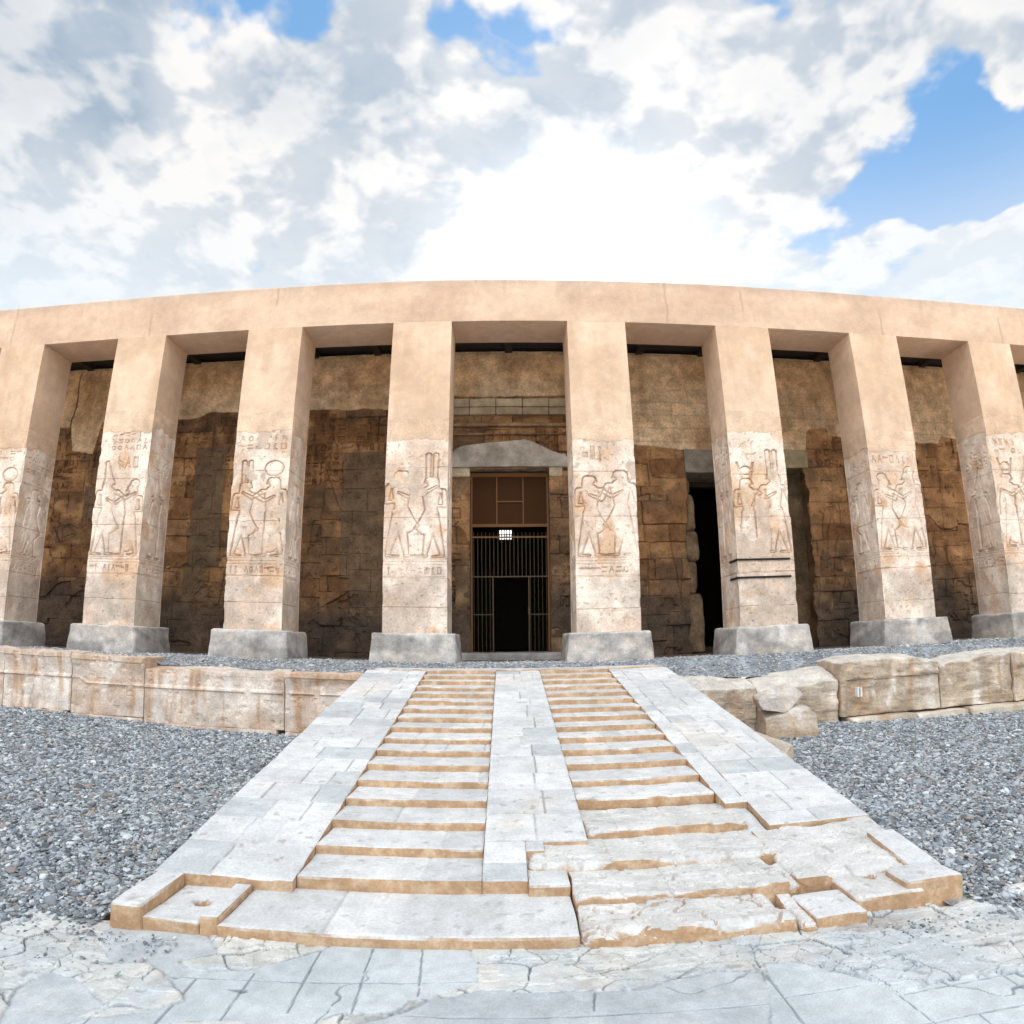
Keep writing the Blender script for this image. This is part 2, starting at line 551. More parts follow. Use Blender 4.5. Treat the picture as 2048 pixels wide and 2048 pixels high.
# ------------------------------------------------------------------ pavement in front of the ramp
def build_pavement():
    new = [[(-2.12, -11.43), (-2.0, -11.29), (-1.67, -11.2), (-1.36, -10.93), (-1.3, -10.7), (-0.44, -10.7), (-0.35, -11.03), (-0.34, -11.32), (-0.5, -11.38), (-0.57, -11.46), (-0.72, -11.47), (-0.79, -11.58), (-1.08, -11.61), (-1.16, -11.73), (-1.97, -11.84), (-3.2, -12.6), (-2.43, -11.92), (-1.93, -11.63)],
           [(1.38, -11.21), (1.57, -11.25), (1.9, -11.55), (1.95, -11.71), (2.29, -11.68), (2.79, -11.66), (4.6, -11.6), (4.6, -14), (1.19, -14), (1.16, -11.84), (1.24, -11.64)]]
    grey = [[(-2.89, -11.03), (-2.9, -10.85), (-2.7, -10.7), (-2.3, -10.7), (-1.99, -11.04), (-2.16, -11.21), (-1.99, -11.3), (-2.12, -11.43), (-2.36, -11.25), (-2.56, -11.31)],
            [(-0.62, -11.49), (-0.3, -11.35), (-0.14, -11.38), (0.34, -11.4), (0.58, -11.4), (0.89, -11.29), (1.07, -11.24), (1.33, -11.3), (1.25, -11.64), (1.16, -14), (-0.9, -14), (-0.95, -11.7)],
            [(-2.76, -11.98), (-2.93, -11.68), (-2.87, -11.49), (-2.7, -11.51), (-2.5, -11.62), (-2.34, -11.75), (-2.43, -11.92), (-3, -14), (-4, -14)]]
    joints = [((-1.36, -10.9), (-1.34, -11.65)), ((-1.03, -10.87), (-1.0, -11.61)), ((-0.71, -10.85), (-0.66, -11.44)), ((-0.35, -10.92), (-0.33, -11.32)),
              ((-2.15, -11.39), (-0.34, -11.26)), ((-1.67, -11.27), (-1.66, -11.8)), ((-1.98, -11.39), (-1.98, -12.2)), ((-2.34, -11.67), (-2.35, -12.2)),
              ((1.35, -11.24), (1.34, -12.6)), ((1.33, -11.62), (1.81, -11.59)), ((1.96, -11.7), (1.99, -12.0)), ((2.0, -11.73), (3.4, -11.64)),
              ((1.34, -12.03), (3.4, -11.92)), ((2.26, -11.98), (2.27, -12.6)), ((2.65, -11.69), (2.66, -11.95)), ((-0.9, -11.62), (1.24, -11.65)), ((0.33, -11.4), (0.3, -11.59))]
    for xs, ys, fine in ((np.arange(-4.9, 4.901, 0.0085), np.arange(-12.55, -10.45, 0.0085), True),):
        X, Y = np.meshgrid(xs, ys, indexing='ij')
        wx = 0.05 * fbm(X * 5, Y * 5, 0, 21, 5)
        wy = 0.05 * fbm(X * 5, Y * 5, 0, 22, 5)
        XX, YY = X + wx * .9, Y + wy * .9
        isn = np.zeros(X.shape)
        for p in new:
            isn = np.maximum(isn, in_poly(XX, YY, p))
        isg = np.zeros(X.shape)
        for p in grey:
            isg = np.maximum(isg, in_poly(XX, YY, p))
        isg *= 1 - isn
        old = 1 - np.maximum(isn, isg)

        def blur(a, k=2):
            for _ in range(k):
                a = (a + np.roll(a, 1, 0) + np.roll(a, -1, 0) + np.roll(a, 1, 1) + np.roll(a, -1, 1)) / 5
            return a
        border = np.abs(blur(isn, 3) - .5) < .17
        border = border | ((np.abs(blur(isg, 3) - .5) < .17))
        border = np.clip(blur(border.astype(float), 2) * 1.3, 0, 1) * sst(-.25, .25, fbm(X * 4, Y * 4, 0, 35, 3))
        # old stone: large plates, each split again, worn rounded faces
        qx, qy = X + .16 * fbm(X * 2, Y * 2, 0, 31, 4), Y + .16 * fbm(X * 2, Y * 2, 0, 32, 4)
        _, e1, c1 = voronoi(qx * 2.1, qy * 2.9, 4)
        _, e2, c2 = voronoi(qx * 5.2 + 3, qy * 7.5, 7)
        k1 = sst(.028, .006, e1) * sst(-.45, -.1, fbm(X * 1.7, Y * 1.7, 0, 38, 3))
        k2 = sst(.04, .010, e2) * sst(-.05, .3, fbm(X * 1.4, Y * 1.4, 0, 41, 3))
        pits = sst(.33, .55, fbm(X * 9, Y * 14, 0, 44, 4))
        crack = np.clip(np.maximum(k1, k2 * .8), 0, 1) * old
        jn = np.zeros(X.shape)
        jw = 0.0048 + 0.003 * fbm(X * 9, Y * 9, 0, 51, 2)
        for a, b in joints:
            dd = seg_dist(X + wx * .12, Y + wy * .12, a, b)
            jn = np.maximum(jn, sst(1.6, .6, dd / jw))
        jn *= 1 - old * .8
        # a few wandering cracks in the smooth slabs
        hc = np.abs(fbm(X * 1.1 + 5, Y * 1.1, 0, 61, 4))
        hair = sst(.014, .003, hc) * sst(0, .25, fbm(X * 1.3, Y * 1.3, 0, 65, 2)) * (1 - old)
        strata = fbm(X * 3 + 4 * wx, Y * 13 + 8 * wy, 0, 71, 4)
        flk = sst(.030, .008, np.abs(fbm(X * 2.6 + 2 * wx, Y * 9 + 4 * wy, 0, 75, 4))) * sst(-.15, .25, fbm(X * 2.2, Y * 2.2, 0, 79, 3)) * old
        ledge = sst(.0, .05, strata - .18)
        plate = (c1 - .5) * .035 + ledge * .012 + .022 * fbm(X * 3, Y * 4, 0, 73, 4)
        Z = G + old * (0.004 + .5 * plate - .016 * crack - .008 * pits) + isn * (.003) + isg * (-.003 + .006 * fbm(X * 6, Y * 6, 0, 81, 4)) - .009 * jn - .004 * flk - .006 * hair - .010 * border
        Z += .004 * fbm(X * 18, Y * 18, 0, 83, 3) * old
        cold = lerp((.58, .585, .56), (.50, .53, .545), sst(-.3, .4, fbm(X * 2, Y * 2, 0, 91, 4)))
        cold = lerp(cold, (.63, .605, .555), sst(.1, .5, fbm(X * 3.1, Y * 3.1, 0, 93, 4)) * .7)
        cold = lerp(cold, (.40, .36, .33), sst(.25, .6, fbm(X * 6, Y * 6, 0, 95, 4)) * .5)
        cold = cold * (0.93 + 0.14 * c1[..., None])
        cnew = lerp((.555, .59, .605), (.485, .525, .545), sst(-.4, .5, fbm(X * 1.6, Y * 1.6, 0, 97, 5)))
        cgrey = lerp((.435, .465, .485), (.515, .54, .555), sst(-.35, .35, fbm(X * 4, Y * 4, 0, 99, 5)))
        col = cold * old[..., None] + cnew * isn[..., None] + cgrey * isg[..., None]
        dirt = np.clip(np.maximum.reduce([crack * .85, jn * .58, hair * .7, flk * .55, border * .75, pits * old * .35]), 0, 1)
        col = lerp(col, (.10, .135, .15), dirt)
        # earth and grit next to the ramp's right foot
        ea = sst(.5, .1, np.hypot((X - 2.25) / 1.1, (Y + 10.86) / .42)) * sst(-.3, .2, fbm(X * 7, Y * 7, 0, 103, 4))
        col = lerp(col, (.36, .31, .28), ea * .75)
        # gravel bed takes over at the outer back corners
        cut = sst(-10.78, -10.55, Y + .12 * fbm(X * 2.4, Y * 2.4, 0, 105, 4)) * (np.abs(X) > 2.9)
        Z = Z - .09 * cut
        far = np.minimum(sst(4.9, 4.4, np.abs(X)), 1)
        Z = Z - .02 * (1 - far)
        o = mesh_obj('pavement', np.stack([X, Y, Z], -1).reshape(-1, 3), grid_faces(len(xs), len(ys)), M_PAVE, col=col.reshape(-1, 3))
        o['kind'] = 'structure'
        o['label'] = 'cracked pale flagstone pavement'
    # plainer paving further out, behind the camera
    xs = np.linspace(-40, 40, 60)
    ys = np.linspace(-60, -12.5, 50)
    X, Y = np.meshgrid(xs, ys, indexing='ij')
    c = lerp((.58, .57, .54), (.48, .50, .52), sst(-.3, .3, fbm(X, Y, 0, 111)))
    o = mesh_obj('court_pavement', np.stack([X, Y, np.full(X.shape, G - .008)], -1).reshape(-1, 3), grid_faces(60, 50), M_PAVE, col=c.reshape(-1, 3))
    o['kind'] = 'structure'


build_pavement()

# ------------------------------------------------------------------ terrace
def edge_z(x):
    return np.interp(x, [-20, -12, -10, -8.1, -7.9, -4.8, -3.2, 3.3, 3.8, 5.2, 6.2, 7.0, 8.8, 9.5, 11.6, 20],
                     [.03, .0, -.03, -.06, -.19, -.20, -.19, -.30, -.36, -.44, -.46, -.32, -.16, -.33, -.22, -.22])


def terr_z(x, y):
    e = edge_z(x) - .02
    return e * np.where(x > 3, sst(-.3, -1.0, y), sst(-0.35, -1.55, y)) + .012 * fbm(x * 1.7, y * 1.7, 0, 120, 4)


xs = np.linspace(-22, 22, 500)
ys = np.concatenate([np.linspace(-1.82, .2, 40), np.linspace(.3, YW + .05, 14)])
X, Y = np.meshgrid(xs, ys, indexing='ij')
c = lerp(GREY * 1.15, GREY * 1.7, sst(-.4, .4, fbm(X * 3, Y * 3, 0, 121)))
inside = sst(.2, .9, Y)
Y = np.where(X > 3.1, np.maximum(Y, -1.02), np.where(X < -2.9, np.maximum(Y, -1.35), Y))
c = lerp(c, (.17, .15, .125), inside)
o = mesh_obj('terrace_ground', np.stack([X, Y, terr_z(X, Y)], -1).reshape(-1, 3), grid_faces(len(xs), len(ys)), M_BED, col=c.reshape(-1, 3), smooth=True)
o['kind'] = 'structure'
o['label'] = 'grey gravelled terrace floor in front of the pillars'
rg = np.random.default_rng(31)
N = 42000
x, y = rg.uniform(-15.5, 15.5, N), rg.uniform(-1.7, 1.1, N)
keep = (np.abs(x - XS) > 3.05) | (y > -1.45)
keep &= (x < 3.1) | (y > -.98 + .12 * fbm(x * 2, x * 0, 0, 35, 3))
keep &= (x > -2.9) | (y > -1.3)
keep &= (y < .35) | (rg.uniform(0, 1, N) < .2)
x, y = x[keep], y[keep]
r = np.clip(np.exp(rg.normal(math.log(.020), .4, len(x))), .008, .05)
cols = np.array([(.30, .315, .33), (.40, .41, .42), (.22, .23, .25), (.52, .52, .51), (.34, .31, .28)])[rg.integers(0, 5, len(x))]
pebbles('terrace_gravel', x, y, terr_z(x, y) + r * .2, r, 33, 'fine grey gravel strewn over the terrace round the pillar plinths', cols)

# ------------------------------------------------------------------ left retaining wall: cavetto cornice blocks on a footing course
PINK = np.array((.60, .46, .37))


def lime_tone(x, z, seed, lo=(.54, .405, .305), hi=(.70, .605, .52)):
    c = lerp(lo, hi, sst(-.35, .3, fbm(x * 1.1, z * 1.4, 0, seed, 4)))
    streak = sst(.12, .5, fbm(x * 7, z * .9, 0, seed + 3, 4))
    c = lerp(c, (.47, .28, .155), streak * .7)
    c = lerp(c, (.78, .72, .66), sst(.2, .5, fbm(x * 3, z * 1.2, 0, seed + 7, 4)) * .6)
    return c


wl = empty('retaining_wall', (-8, -1.85, G), 'low pale terrace wall with a rounded moulding, left of the stone ramp', 'wall')
lj = [-16.6, -14.6, -13.2, -11.70, -9.85, -8.0, -4.74, -2.9]
ltop = [.05, .05, .04, .02, -.02, -.20, -.19]
lips = [.5, 1, .6, 1.0, .9, .25, 1.0]
for i in range(7):
    x0, x1, zt = lj[i] + .008, lj[i + 1] - .008, ltop[i]
    zb = -1.28 - .16 * sst(-11, -5, (x0 + x1) / 2) + .0
    v, f, _ = stone_box((x0, -1.85, zb), (x1, -.95, zt), .035, .012, .006, 3, 200 + i)
    wgt = np.clip((-1.2 - v[:, 1]) / .6, 0, 1)
    z, x = v[:, 2], v[:, 0]
    zm = -.52 - .12 * sst(-9.7, -9.4, x) + .0
    brk = fbm(x * 2.2, x * 0, 0, 211 + i, 3)
    lip = lips[i] * sst(-.35, .1, brk + (lips[i] - .6))
    cav = sst(zm + .03, zt - .10, z) ** 2 * .075
    liprim = sst(zt - .13, zt - .12, z) * .025
    tor = .036 * np.sqrt(np.clip(1 - ((z - zm) / .034) ** 2, 0, 1)) * sst(-.5, -.2, fbm(x * 3, x * 0 + 2, 0, 217, 3))
    rough = .020 * np.maximum(0, fbm(x * 4, z * 5, 0, 221 + i, 4)) + .022 * sst(.25, .5, fbm(x * 6, z * 7, 0, 225, 3))
    crack = sst(.05, .0, np.abs(x - (-6.68) - .05 * fbm(z * 5, z * 0, 0, 5, 2))) * (z > -.5) * .03 if i == 5 else 0
    if i == 3:
        crack = sst(.03, .0, np.abs(x + 10.85 - .12 * (z + .6) - .04 * fbm(z * 6, z * 0, 0, 5, 2))) * .04
    v[:, 1] -= wgt * ((cav + liprim) * lip + tor - rough - crack)
    top = sst(zt - .25, zt, z)
    v[:, 2] += top * (.05 * fbm(x * 1.6, v[:, 1] * 2.5, 0, 231 + i, 4) - .035 * (1 - lip) * sst(-1.2, -1.8, v[:, 1]))
    col = lime_tone(x, z, 241 + i)
    col = lerp(col, (.66, .62, .57), top * .6 * sst(zt - .03, zt, z))
    col = lerp(col, (.52, .31, .17), sst(zt - .16, zt - .05, z) * lip * .35)
    mesh_obj('block', v, f, M_BLOCK, wl, col)
    # footing course
    v, f, _ = stone_box((x0 + .02, -1.88 - .02 * (i % 2), zb - .22), (x1 - .15 * (i % 2), -1.3, zb - .004), .06, .02, .02, 4, 260 + i)
    mesh_obj('footing', v, f, M_BLOCK, wl, lime_tone(v[:, 0], v[:, 2], 270 + i, (.56, .42, .33), (.66, .52, .43)))

# ------------------------------------------------------------------ right retaining wall: large eroded blocks
wr = empty('ruined_wall', (8, -1.85, G), 'row of big weathered limestone blocks edging the terrace right of the ramp', 'wall')
TAN_LO, TAN_HI = (.42, .325, .235), (.60, .505, .40)
rb = [  # x0, x1, z bottom, z top left, z top right, front y, roughness
    (2.9, 5.15, -1.6, -.36, -.46, -1.70, .045), (5.17, 7.03, -1.55, -.50, -.33, -1.82, .04), (7.06, 9.60, -1.40, -.18, -.26, -1.88, .03), (9.62, 11.62, -1.40, -.36, -.18, -1.84, .035),
    (11.65, 13.5, -1.40, -.2, -.22, -1.88, .03), (13.53, 15.6, -1.40, -.2, -.2, -1.86, .03), (15.63, 17.6, -1.4, -.2, -.2, -1.86, .03)]
for i, (x0, x1, zb, za, zc, yf, ro) in enumerate(rb):
    zt = max(za, zc)
    v, f, nr = stone_box((x0, yf, zb), (x1, -.6, zt), .04, .024 if i > 1 else .03, ro * .6, 2.2, 300 + i, 1.2)
    x, y, z = v.T
    w = np.clip((-.7 - y) / .5, 0, 1)
    t = np.clip((z - zb) / (zt - zb), 0, 1)
    slope = (za + (zc - za) * (x - x0) / (x1 - x0)) - zt
    hump = .10 * np.sin(np.clip((x - x0) / (x1 - x0), 0, 1) * 3.14) if i == 2 else 0.0
    v[:, 2] += t * (slope + hump + .05 * fbm(x * 2.1, y * 2.6, 0, 310 + i, 4) - .28 * (1 if i < 2 else .25) * sst(-1.1, -1.9, y))
    strata = fbm(x * 1.6, z * 4.5, 0, 320 + i, 4)
    v[:, 1] += w * (ro * 1.3 * fbm(x * 2.6, z * 4.5, 0, 330 + i, 6) + .010 * sst(.1, .2, strata) + .014 * sst(-.1, -.3, strata))
    if i in (2, 4):                                                # the roll moulding survives here as a ledge
        v[:, 1] += w * .05 * sst(-.60, -.64, z) * sst(x0 + .1, x0 + .2, x)
    col = lime_tone(x, z, 340 + i, TAN_LO, TAN_HI)
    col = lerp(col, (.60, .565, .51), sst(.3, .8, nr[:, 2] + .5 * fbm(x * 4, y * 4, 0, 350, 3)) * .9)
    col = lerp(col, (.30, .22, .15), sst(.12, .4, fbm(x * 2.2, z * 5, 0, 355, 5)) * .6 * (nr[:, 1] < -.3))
    if i < 2:
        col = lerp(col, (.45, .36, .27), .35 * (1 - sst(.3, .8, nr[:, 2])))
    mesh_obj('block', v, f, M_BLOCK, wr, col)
for i, (x0, x1) in enumerate(((7.2, 8.8), (8.86, 10.2), (10.25, 12.4), (12.45, 14.2))):
    v, f, _ = stone_box((x0, -2.08 + .05 * (i % 2), -1.75), (x1, -1.5, -1.42 - .02 * (i % 2)), .06, .04, .03, 3, 360 + i)
    mesh_obj('footing', v, f, M_BLOCK, wr, lime_tone(v[:, 0], v[:, 2], 370 + i, (.50, .42, .32), (.62, .54, .44)))
# the two small white strokes painted on the third block
v, f, _, _ = box_lattice((7.42, -1.955, -.98), (7.455, -1.80, -.78), .05)
v2, f2, _, _ = box_lattice((7.50, -1.955, -.98), (7.535, -1.80, -.78), .05)
mesh_obj('white_stroke', np.concatenate([v, v2]), np.concatenate([f, f2 + len(v)]), flat_mat('chalk_white', (.8, .79, .76)), wr)


def rock(name, pts, res_cuts, amp, seed, lo, hi, label, cat='rock'):
    import bmesh
    bm = bmesh.new()
    for p in pts:
        bm.verts.new(p)
    bmesh.ops.convex_hull(bm, input=bm.verts)
    bmesh.ops.delete(bm, geom=[q for q in bm.verts if not q.link_faces], context='VERTS')
    bmesh.ops.bevel(bm, geom=list(bm.edges), offset=.035, segments=2, affect='EDGES', profile=.6)
    bmesh.ops.triangulate(bm, faces=list(bm.faces))
    for _ in range(res_cuts):
        bmesh.ops.subdivide_edges(bm, edges=[e for e in bm.edges if e.calc_length() > .05], cuts=1)
        bmesh.ops.triangulate(bm, faces=list(bm.faces))
    bm.normal_update()
    co = np.array([q.co[:] for q in bm.verts])
    no = np.array([q.normal[:] for q in bm.verts])
    fc = np.array([[q.index for q in fa.verts] for fa in bm.faces])
    bm.free()
    a = fbm(co[:, 0] * 3, co[:, 1] * 3, co[:, 2] * 3, seed, 5)
    b = fbm(co[:, 0] * 2, co[:, 1] * 2, co[:, 2] * 12, seed + 4, 3)
    co = co + no * (amp * a + amp * .5 * b)[:, None]
    col = lime_tone(co[:, 0], co[:, 2] + co[:, 1], seed + 9, lo, hi)
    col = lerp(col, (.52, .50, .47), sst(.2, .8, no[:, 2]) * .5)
    o = mesh_obj(name, co, fc, M_BLOCK, None, col)
    tag(o, label, cat)
    return o


rock('boulder', [(4.76, -3.15, -1.58), (5.72, -3.42, -1.6), (5.90, -2.7, -1.6), (4.85, -2.3, -1.6), (4.78, -3.05, -1.16), (5.10, -3.0, -1.02), (5.60, -3.25, -.96), (5.86, -3.1, -1.15), (5.88, -2.6, -1.0), (5.5, -2.5, -.90), (4.9, -2.4, -1.05)],
     5, .03, 401, (.38, .29, .20), (.54, .45, .36), 'squarish tan boulder on the gravel, lower of the two piled rocks')
rock('boulder', [(4.66, -3.0, -.80), (4.72, -3.1, -.97), (5.18, -3.15, -1.06), (5.28, -3.05, -1.0), (5.66, -2.95, -.74), (5.60, -2.9, -.66), (5.42, -2.75, -.50), (5.1, -2.75, -.56), (4.75, -2.5, -.72), (5.3, -2.3, -.95), (5.6, -2.4, -.7), (4.8, -2.4, -.9)],
     5, .025, 407, (.34, .285, .235), (.47, .41, .355), 'slanting grey boulder resting on top of a squarish tan rock')
rock('stone_fragment', [(3.42, -3.6, -1.55), (3.42, -3.6, -1.02), (3.75, -3.2, -1.08), (3.75, -3.2, -1.6), (4.12, -5.45, -1.62), (4.12, -5.45, -1.40), (4.22, -5.35, -1.27), (4.42, -5.1, -1.32), (4.42, -5.1, -1.62), (3.6, -3.4, -.98)],
     4, .018, 413, (.50, .38, .27), (.62, .52, .42), 'long dressed stone fragment lying on the gravel beside the ramp', 'stone')
rock('flat_stone', [(3.44, -10.78, -1.56), (3.62, -10.80, -1.57), (3.95, -10.72, -1.56), (3.92, -10.60, -1.56), (3.52, -10.64, -1.56), (3.46, -10.77, -1.51), (3.62, -10.78, -1.50), (3.92, -10.71, -1.49), (3.88, -10.62, -1.49), (3.55, -10.66, -1.50)],
     3, .012, 419, (.62, .60, .56), (.70, .69, .66), 'small flat whitish slab on the gravel near the right corner of the ramp', 'stone')

# ------------------------------------------------------------------ the double staircase between three sloping ramps
st = empty('staircase', (XS, -6.2, G), 'wide pale limestone double staircase between three sloping ramps up to the terrace', 'staircase')
WHITE_LO, WHITE_HI = np.array((.55, .562, .563)), np.array((.665, .667, .66))


def slab_layout(x0, x1, y0, y1, seed, depth=(.36, .62), width=(.30, .62)):
    rg = random.Random(seed)
    courses, y = [], y1
    while y > y0:
        d = rg.uniform(*depth)
        js, x = [], x0
        while x < x1:
            x += rg.uniform(*width)
            if x < x1 - .15:
                js.append(x)
        courses.append((y - d, y, js))
        y -= d
    return courses


def slope_top(x0, x1, y0, y1, zf, seed, res=.015, lim=None, rough=0.0):
    """joints and tones of an ashlar slope, as vertices of a closed slab whose sides go down to the court"""
    xs = np.linspace(x0, x1, max(3, int((x1 - x0) / res)))
    ys = np.linspace(y0, y1, max(3, int((y1 - y0) / res)))
    X, Y = np.meshgrid(xs, ys, indexing='ij')
    wob = .006 * fbm(X * 6, Y * 6, 0, seed, 3)
    J = np.zeros(X.shape)
    T = np.zeros(X.shape)
    H = np.zeros(X.shape)
    cs = slab_layout(x0, x1, y0 - .2, y1, seed)
    rg = np.random.default_rng(seed)
    for ya, yb, js in cs:
        band = (Y >= ya) & (Y < yb)
        J = np.maximum(J, sst(.011, .004, np.abs(Y - yb + wob)))
        edges = [x0 - 9] + js + [x1 + 9]
        for a, b in zip(edges[:-1], edges[1:]):
            cell = band & (X >= a) & (X < b)
            T[cell] = rg.uniform(-1, 1)
            H[cell] = rg.uniform(-.004, .004)
        for j in js:
            J = np.maximum(J, np.where(band, sst(.010, .004, np.abs(X - j + wob)), 0))
    J = np.where((X < x0 + .02) | (X > x1 - .02) | (Y > y1 - .03), J * .3, J) * sst(-.5, -.1, fbm(X * 2, Y * 2, 0, seed + 4, 3))
    chip = sst(.25, .5, fbm(X * 5, Y * 5, 0, seed + 6, 4))
    edge = np.minimum(np.minimum(X - x0, x1 - X), Y - y0)
    Z = zf(X, Y) + H - .016 * J - .012 * chip * sst(.05, .0, edge) - .008 * sst(.02, .0, edge) + .004 * fbm(X * 4, Y * 4, 0, seed + 8, 3)
    col = lerp(WHITE_LO, WHITE_HI, sst(-1, 1, T + .5 * fbm(X * 2, Y * 2, 0, seed + 11, 4)))
    col = lerp(col, (.44, .47, .48), (T < -.75) * .6)
    col = lerp(col, (.70, .62, .53), sst(.25, .6, fbm(X * 1.2, Y * .8, 0, seed + 13, 4)) * .45)
    col = lerp(col, (.30, .285, .27), J * .55)
    col = lerp(col, (.35, .30, .27), sst(.50, .62, fbm(X * 11, Y * 11, 0, seed + 15, 3)) * .6)
    nu, nv = len(xs), len(ys)
    top = np.stack([X, Y, Z], -1).reshape(-1, 3)
    fs = [grid_faces(nu, nv)]
    # skirts
    idx = np.arange(nu * nv).reshape(nu, nv)
    V = [top]
    Cc = [col.reshape(-1, 3)]
    base = len(top)
    for line, fl in ((idx[:, 0], False), (idx[-1, :], False), (idx[:, -1][::-1], False), (idx[0, :][::-1], False)):
        p = top[line]
        k = len(line)
        levels = [p]
        for dz in (.02, .10, .25):
            q = p.copy()
            q[:, 2] = np.maximum(q[:, 2] - dz, G - .12) if lim is None else np.maximum(q[:, 2] - dz, lim)
            levels.append(q)
        q = p.copy()
        q[:, 2] = G - .12 if lim is None else lim - .1
        levels.append(q)
        L = np.stack(levels, 1).reshape(-1, 3)
        V.append(L)
        Cc.append(np.tile((.58, .42, .27), (len(L), 1)))
        fs.append(grid_faces(k, 5, base, flip=True))
        base += len(L)
    return np.concatenate(V), fs, np.concatenate(Cc)


def slope_part(name, x0, x1, y0, y1, seed, dz=0.0, zf=None, taper=0.0):
    zz = zf or (lambda X, Y: ramp_z(Y) + dz)
    v, f, c = slope_top(x0, x1, y0, y1, zz, seed)
    v[:, 0] += taper * np.clip((-1.5 - v[:, 1]) / 8.7, 0, 1) * np.clip((x1 - v[:, 0]) / (x1 - x0), 0, 1)   # the flight narrows a little downhill
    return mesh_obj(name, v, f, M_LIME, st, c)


XL0, XL1, XM0, XM1, XR0, XR1 = -3.015, -1.783, -.349, .535, 1.969, 3.201
topz = lambda X, Y: np.minimum(ramp_z(Y), -.118)
slope_part('side_ramp', XL0, XL1, -10.20, -1.45, 501, zf=topz, taper=.10)
slope_part('side_ramp', XR0, 2.20, -8.82, -1.45, 502, zf=topz)
slope_part('side_ramp', 2.203, XR1, -9.37, -1.45, 503, zf=topz)
slope_part('middle_ramp', XM0, XM1, -9.42, -1.45, 504, zf=topz)
slope_part('middle_ramp', XM0, -.003, -10.11, -9.423, 505)
slope_part('middle_ramp', 0.0, .15, -9.60, -9.423, 506)
slope_part('side_ramp', XR0 + .01, 2.19, -9.75, -8.823, 507, dz=-.055, zf=lambda X, Y: ramp_z(Y) - .06 + .02 * fbm(X * 4, Y * 4, 0, 5, 4))


def limestone_part(name, lo, hi, seed, amp=.006, rnd=.012, res=.025, tone=0.0, rise=None, mat=None, freq=3.5, chip=1.2, white=None):
    v, f, nr = stone_box(lo, hi, res, rnd, amp, freq, seed, chip)
    x, y, z = v.T
    # the long slabs are cut from several stones: joints across the run
    rg = random.Random(seed)
    T = np.zeros(len(v))
    if hi[0] - lo[0] > .8:
        xx = lo[0]
        while xx < hi[0]:
            wd = rg.uniform(.28, .75)
            cell = (x >= xx) & (x < xx + wd)
            T[cell] = rg.uniform(-1, 1)
            j = sst(.010, .003, np.abs(x - xx)) if xx > lo[0] + .1 else 0
            if not np.isscalar(j):
                v[:, 2] -= .008 * j * (nr[:, 2] > .3)
                v[:, 1] += .006 * j * (nr[:, 1] < -.3)
            xx += wd
            if xx < hi[0]:
                T[np.abs(x - xx) < .005] -= 1.5
    if rise is not None:
        v[:, 2] += rise(x, y, z, nr)
    col = lerp(WHITE_LO, WHITE_HI, sst(-1, 1, T + tone + .6 * fbm(x * 3, y * 3, 0, seed + 2, 4)))
    col = lerp(col, (.42, .40, .38), (T < -1.2) * .5)
    if white is not None:
        col = lerp(col, white, np.full(len(v), .6))
        fl = sst(.034, .008, np.abs(fbm(x * 2.2, y * 8 + .4 * fbm(x * 3, y * 3, 0, seed, 3), 0, seed + 21, 4))) * sst(-.1, .3, fbm(x * 2, y * 2, 0, seed + 23, 3)) * (nr[:, 2] > .4)
        v[:, 2] -= .004 * fl
        col = lerp(col, (.33, .26, .22), fl * .6)
    col = lerp(col, (.36, .33, .31), sst(.42, .6, fbm(x * 14, y * 14, 0, seed + 5, 3)) * .6)
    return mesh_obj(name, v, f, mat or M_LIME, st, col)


# the landing at the top
limestone_part('landing', (XL0 + .1, -1.455, -.45), (XR1 - .1, -.62, -.085), 520, .006, .02, .04)
NY = [-1.60 - .5325 * k for k in range(17)]
for k in range(17):
    y = NY[k]
    zt = ramp_z(y) + .004
    yb = -1.47 if k == 0 else NY[k - 1] + .03
    limestone_part('step', (XL1 + .004, y, zt - .24), (XM0 - .004, yb, zt), 530 + k)
    if k <= 13:
        limestone_part('step', (XM1 + .004, y - .01, zt - .24), (XR0 - .004, yb, zt), 560 + k, amp=.006 if k < 12 else .010, rnd=.012 if k < 12 else .02)


def worn(amp, seed):
    def fn(x, y, z, nr):
        lay = fbm(x * 1.6, y * 3.5, 0, seed, 4)
        ter = .5 * (sst(.02, .06, lay) + sst(-.24, -.20, lay) - 1)
        _, e, cc = voronoi(x * 2.6 + .5 * fbm(x * 3, y * 3, 0, seed, 3), y * 4.5 + .5 * fbm(x * 3, y * 3, 0, seed + 1, 3), seed)
        crk = sst(.07, .01, e)
        return (nr[:, 2] > .2) * (amp * (lay + ter * .8) - amp * 1.1 * crk)
    return fn


CREAM = (.60, .575, .54)
# the eroded lower steps on the right
limestone_part('worn_step', (XM1 + .006, -9.27, -1.60), (2.04, -8.55, -1.215), 590, .012, .035, .016, rise=worn(.008, 591), white=CREAM, chip=1.6)
limestone_part('worn_step', (XM0 + .36, -9.88, -1.62), (2.14, -9.22, -1.295), 592, .014, .045, .016, rise=worn(.010, 593), white=CREAM, chip=1.8)
limestone_part('worn_step', (.33, -10.40, -1.64), (1.93, -9.80, -1.372), 594, .016, .045, .014, rise=worn(.014, 595), white=CREAM, chip=1.8)
limestone_part('worn_step', (.325, -10.86, -1.66), (1.78, -10.34, -1.445), 596, .016, .05, .014, rise=worn(.026, 597), white=CREAM, chip=1.8)
limestone_part('middle_step', (.0, -10.18, -1.62), (.315, -9.55, -1.355), 598, .006, .02)
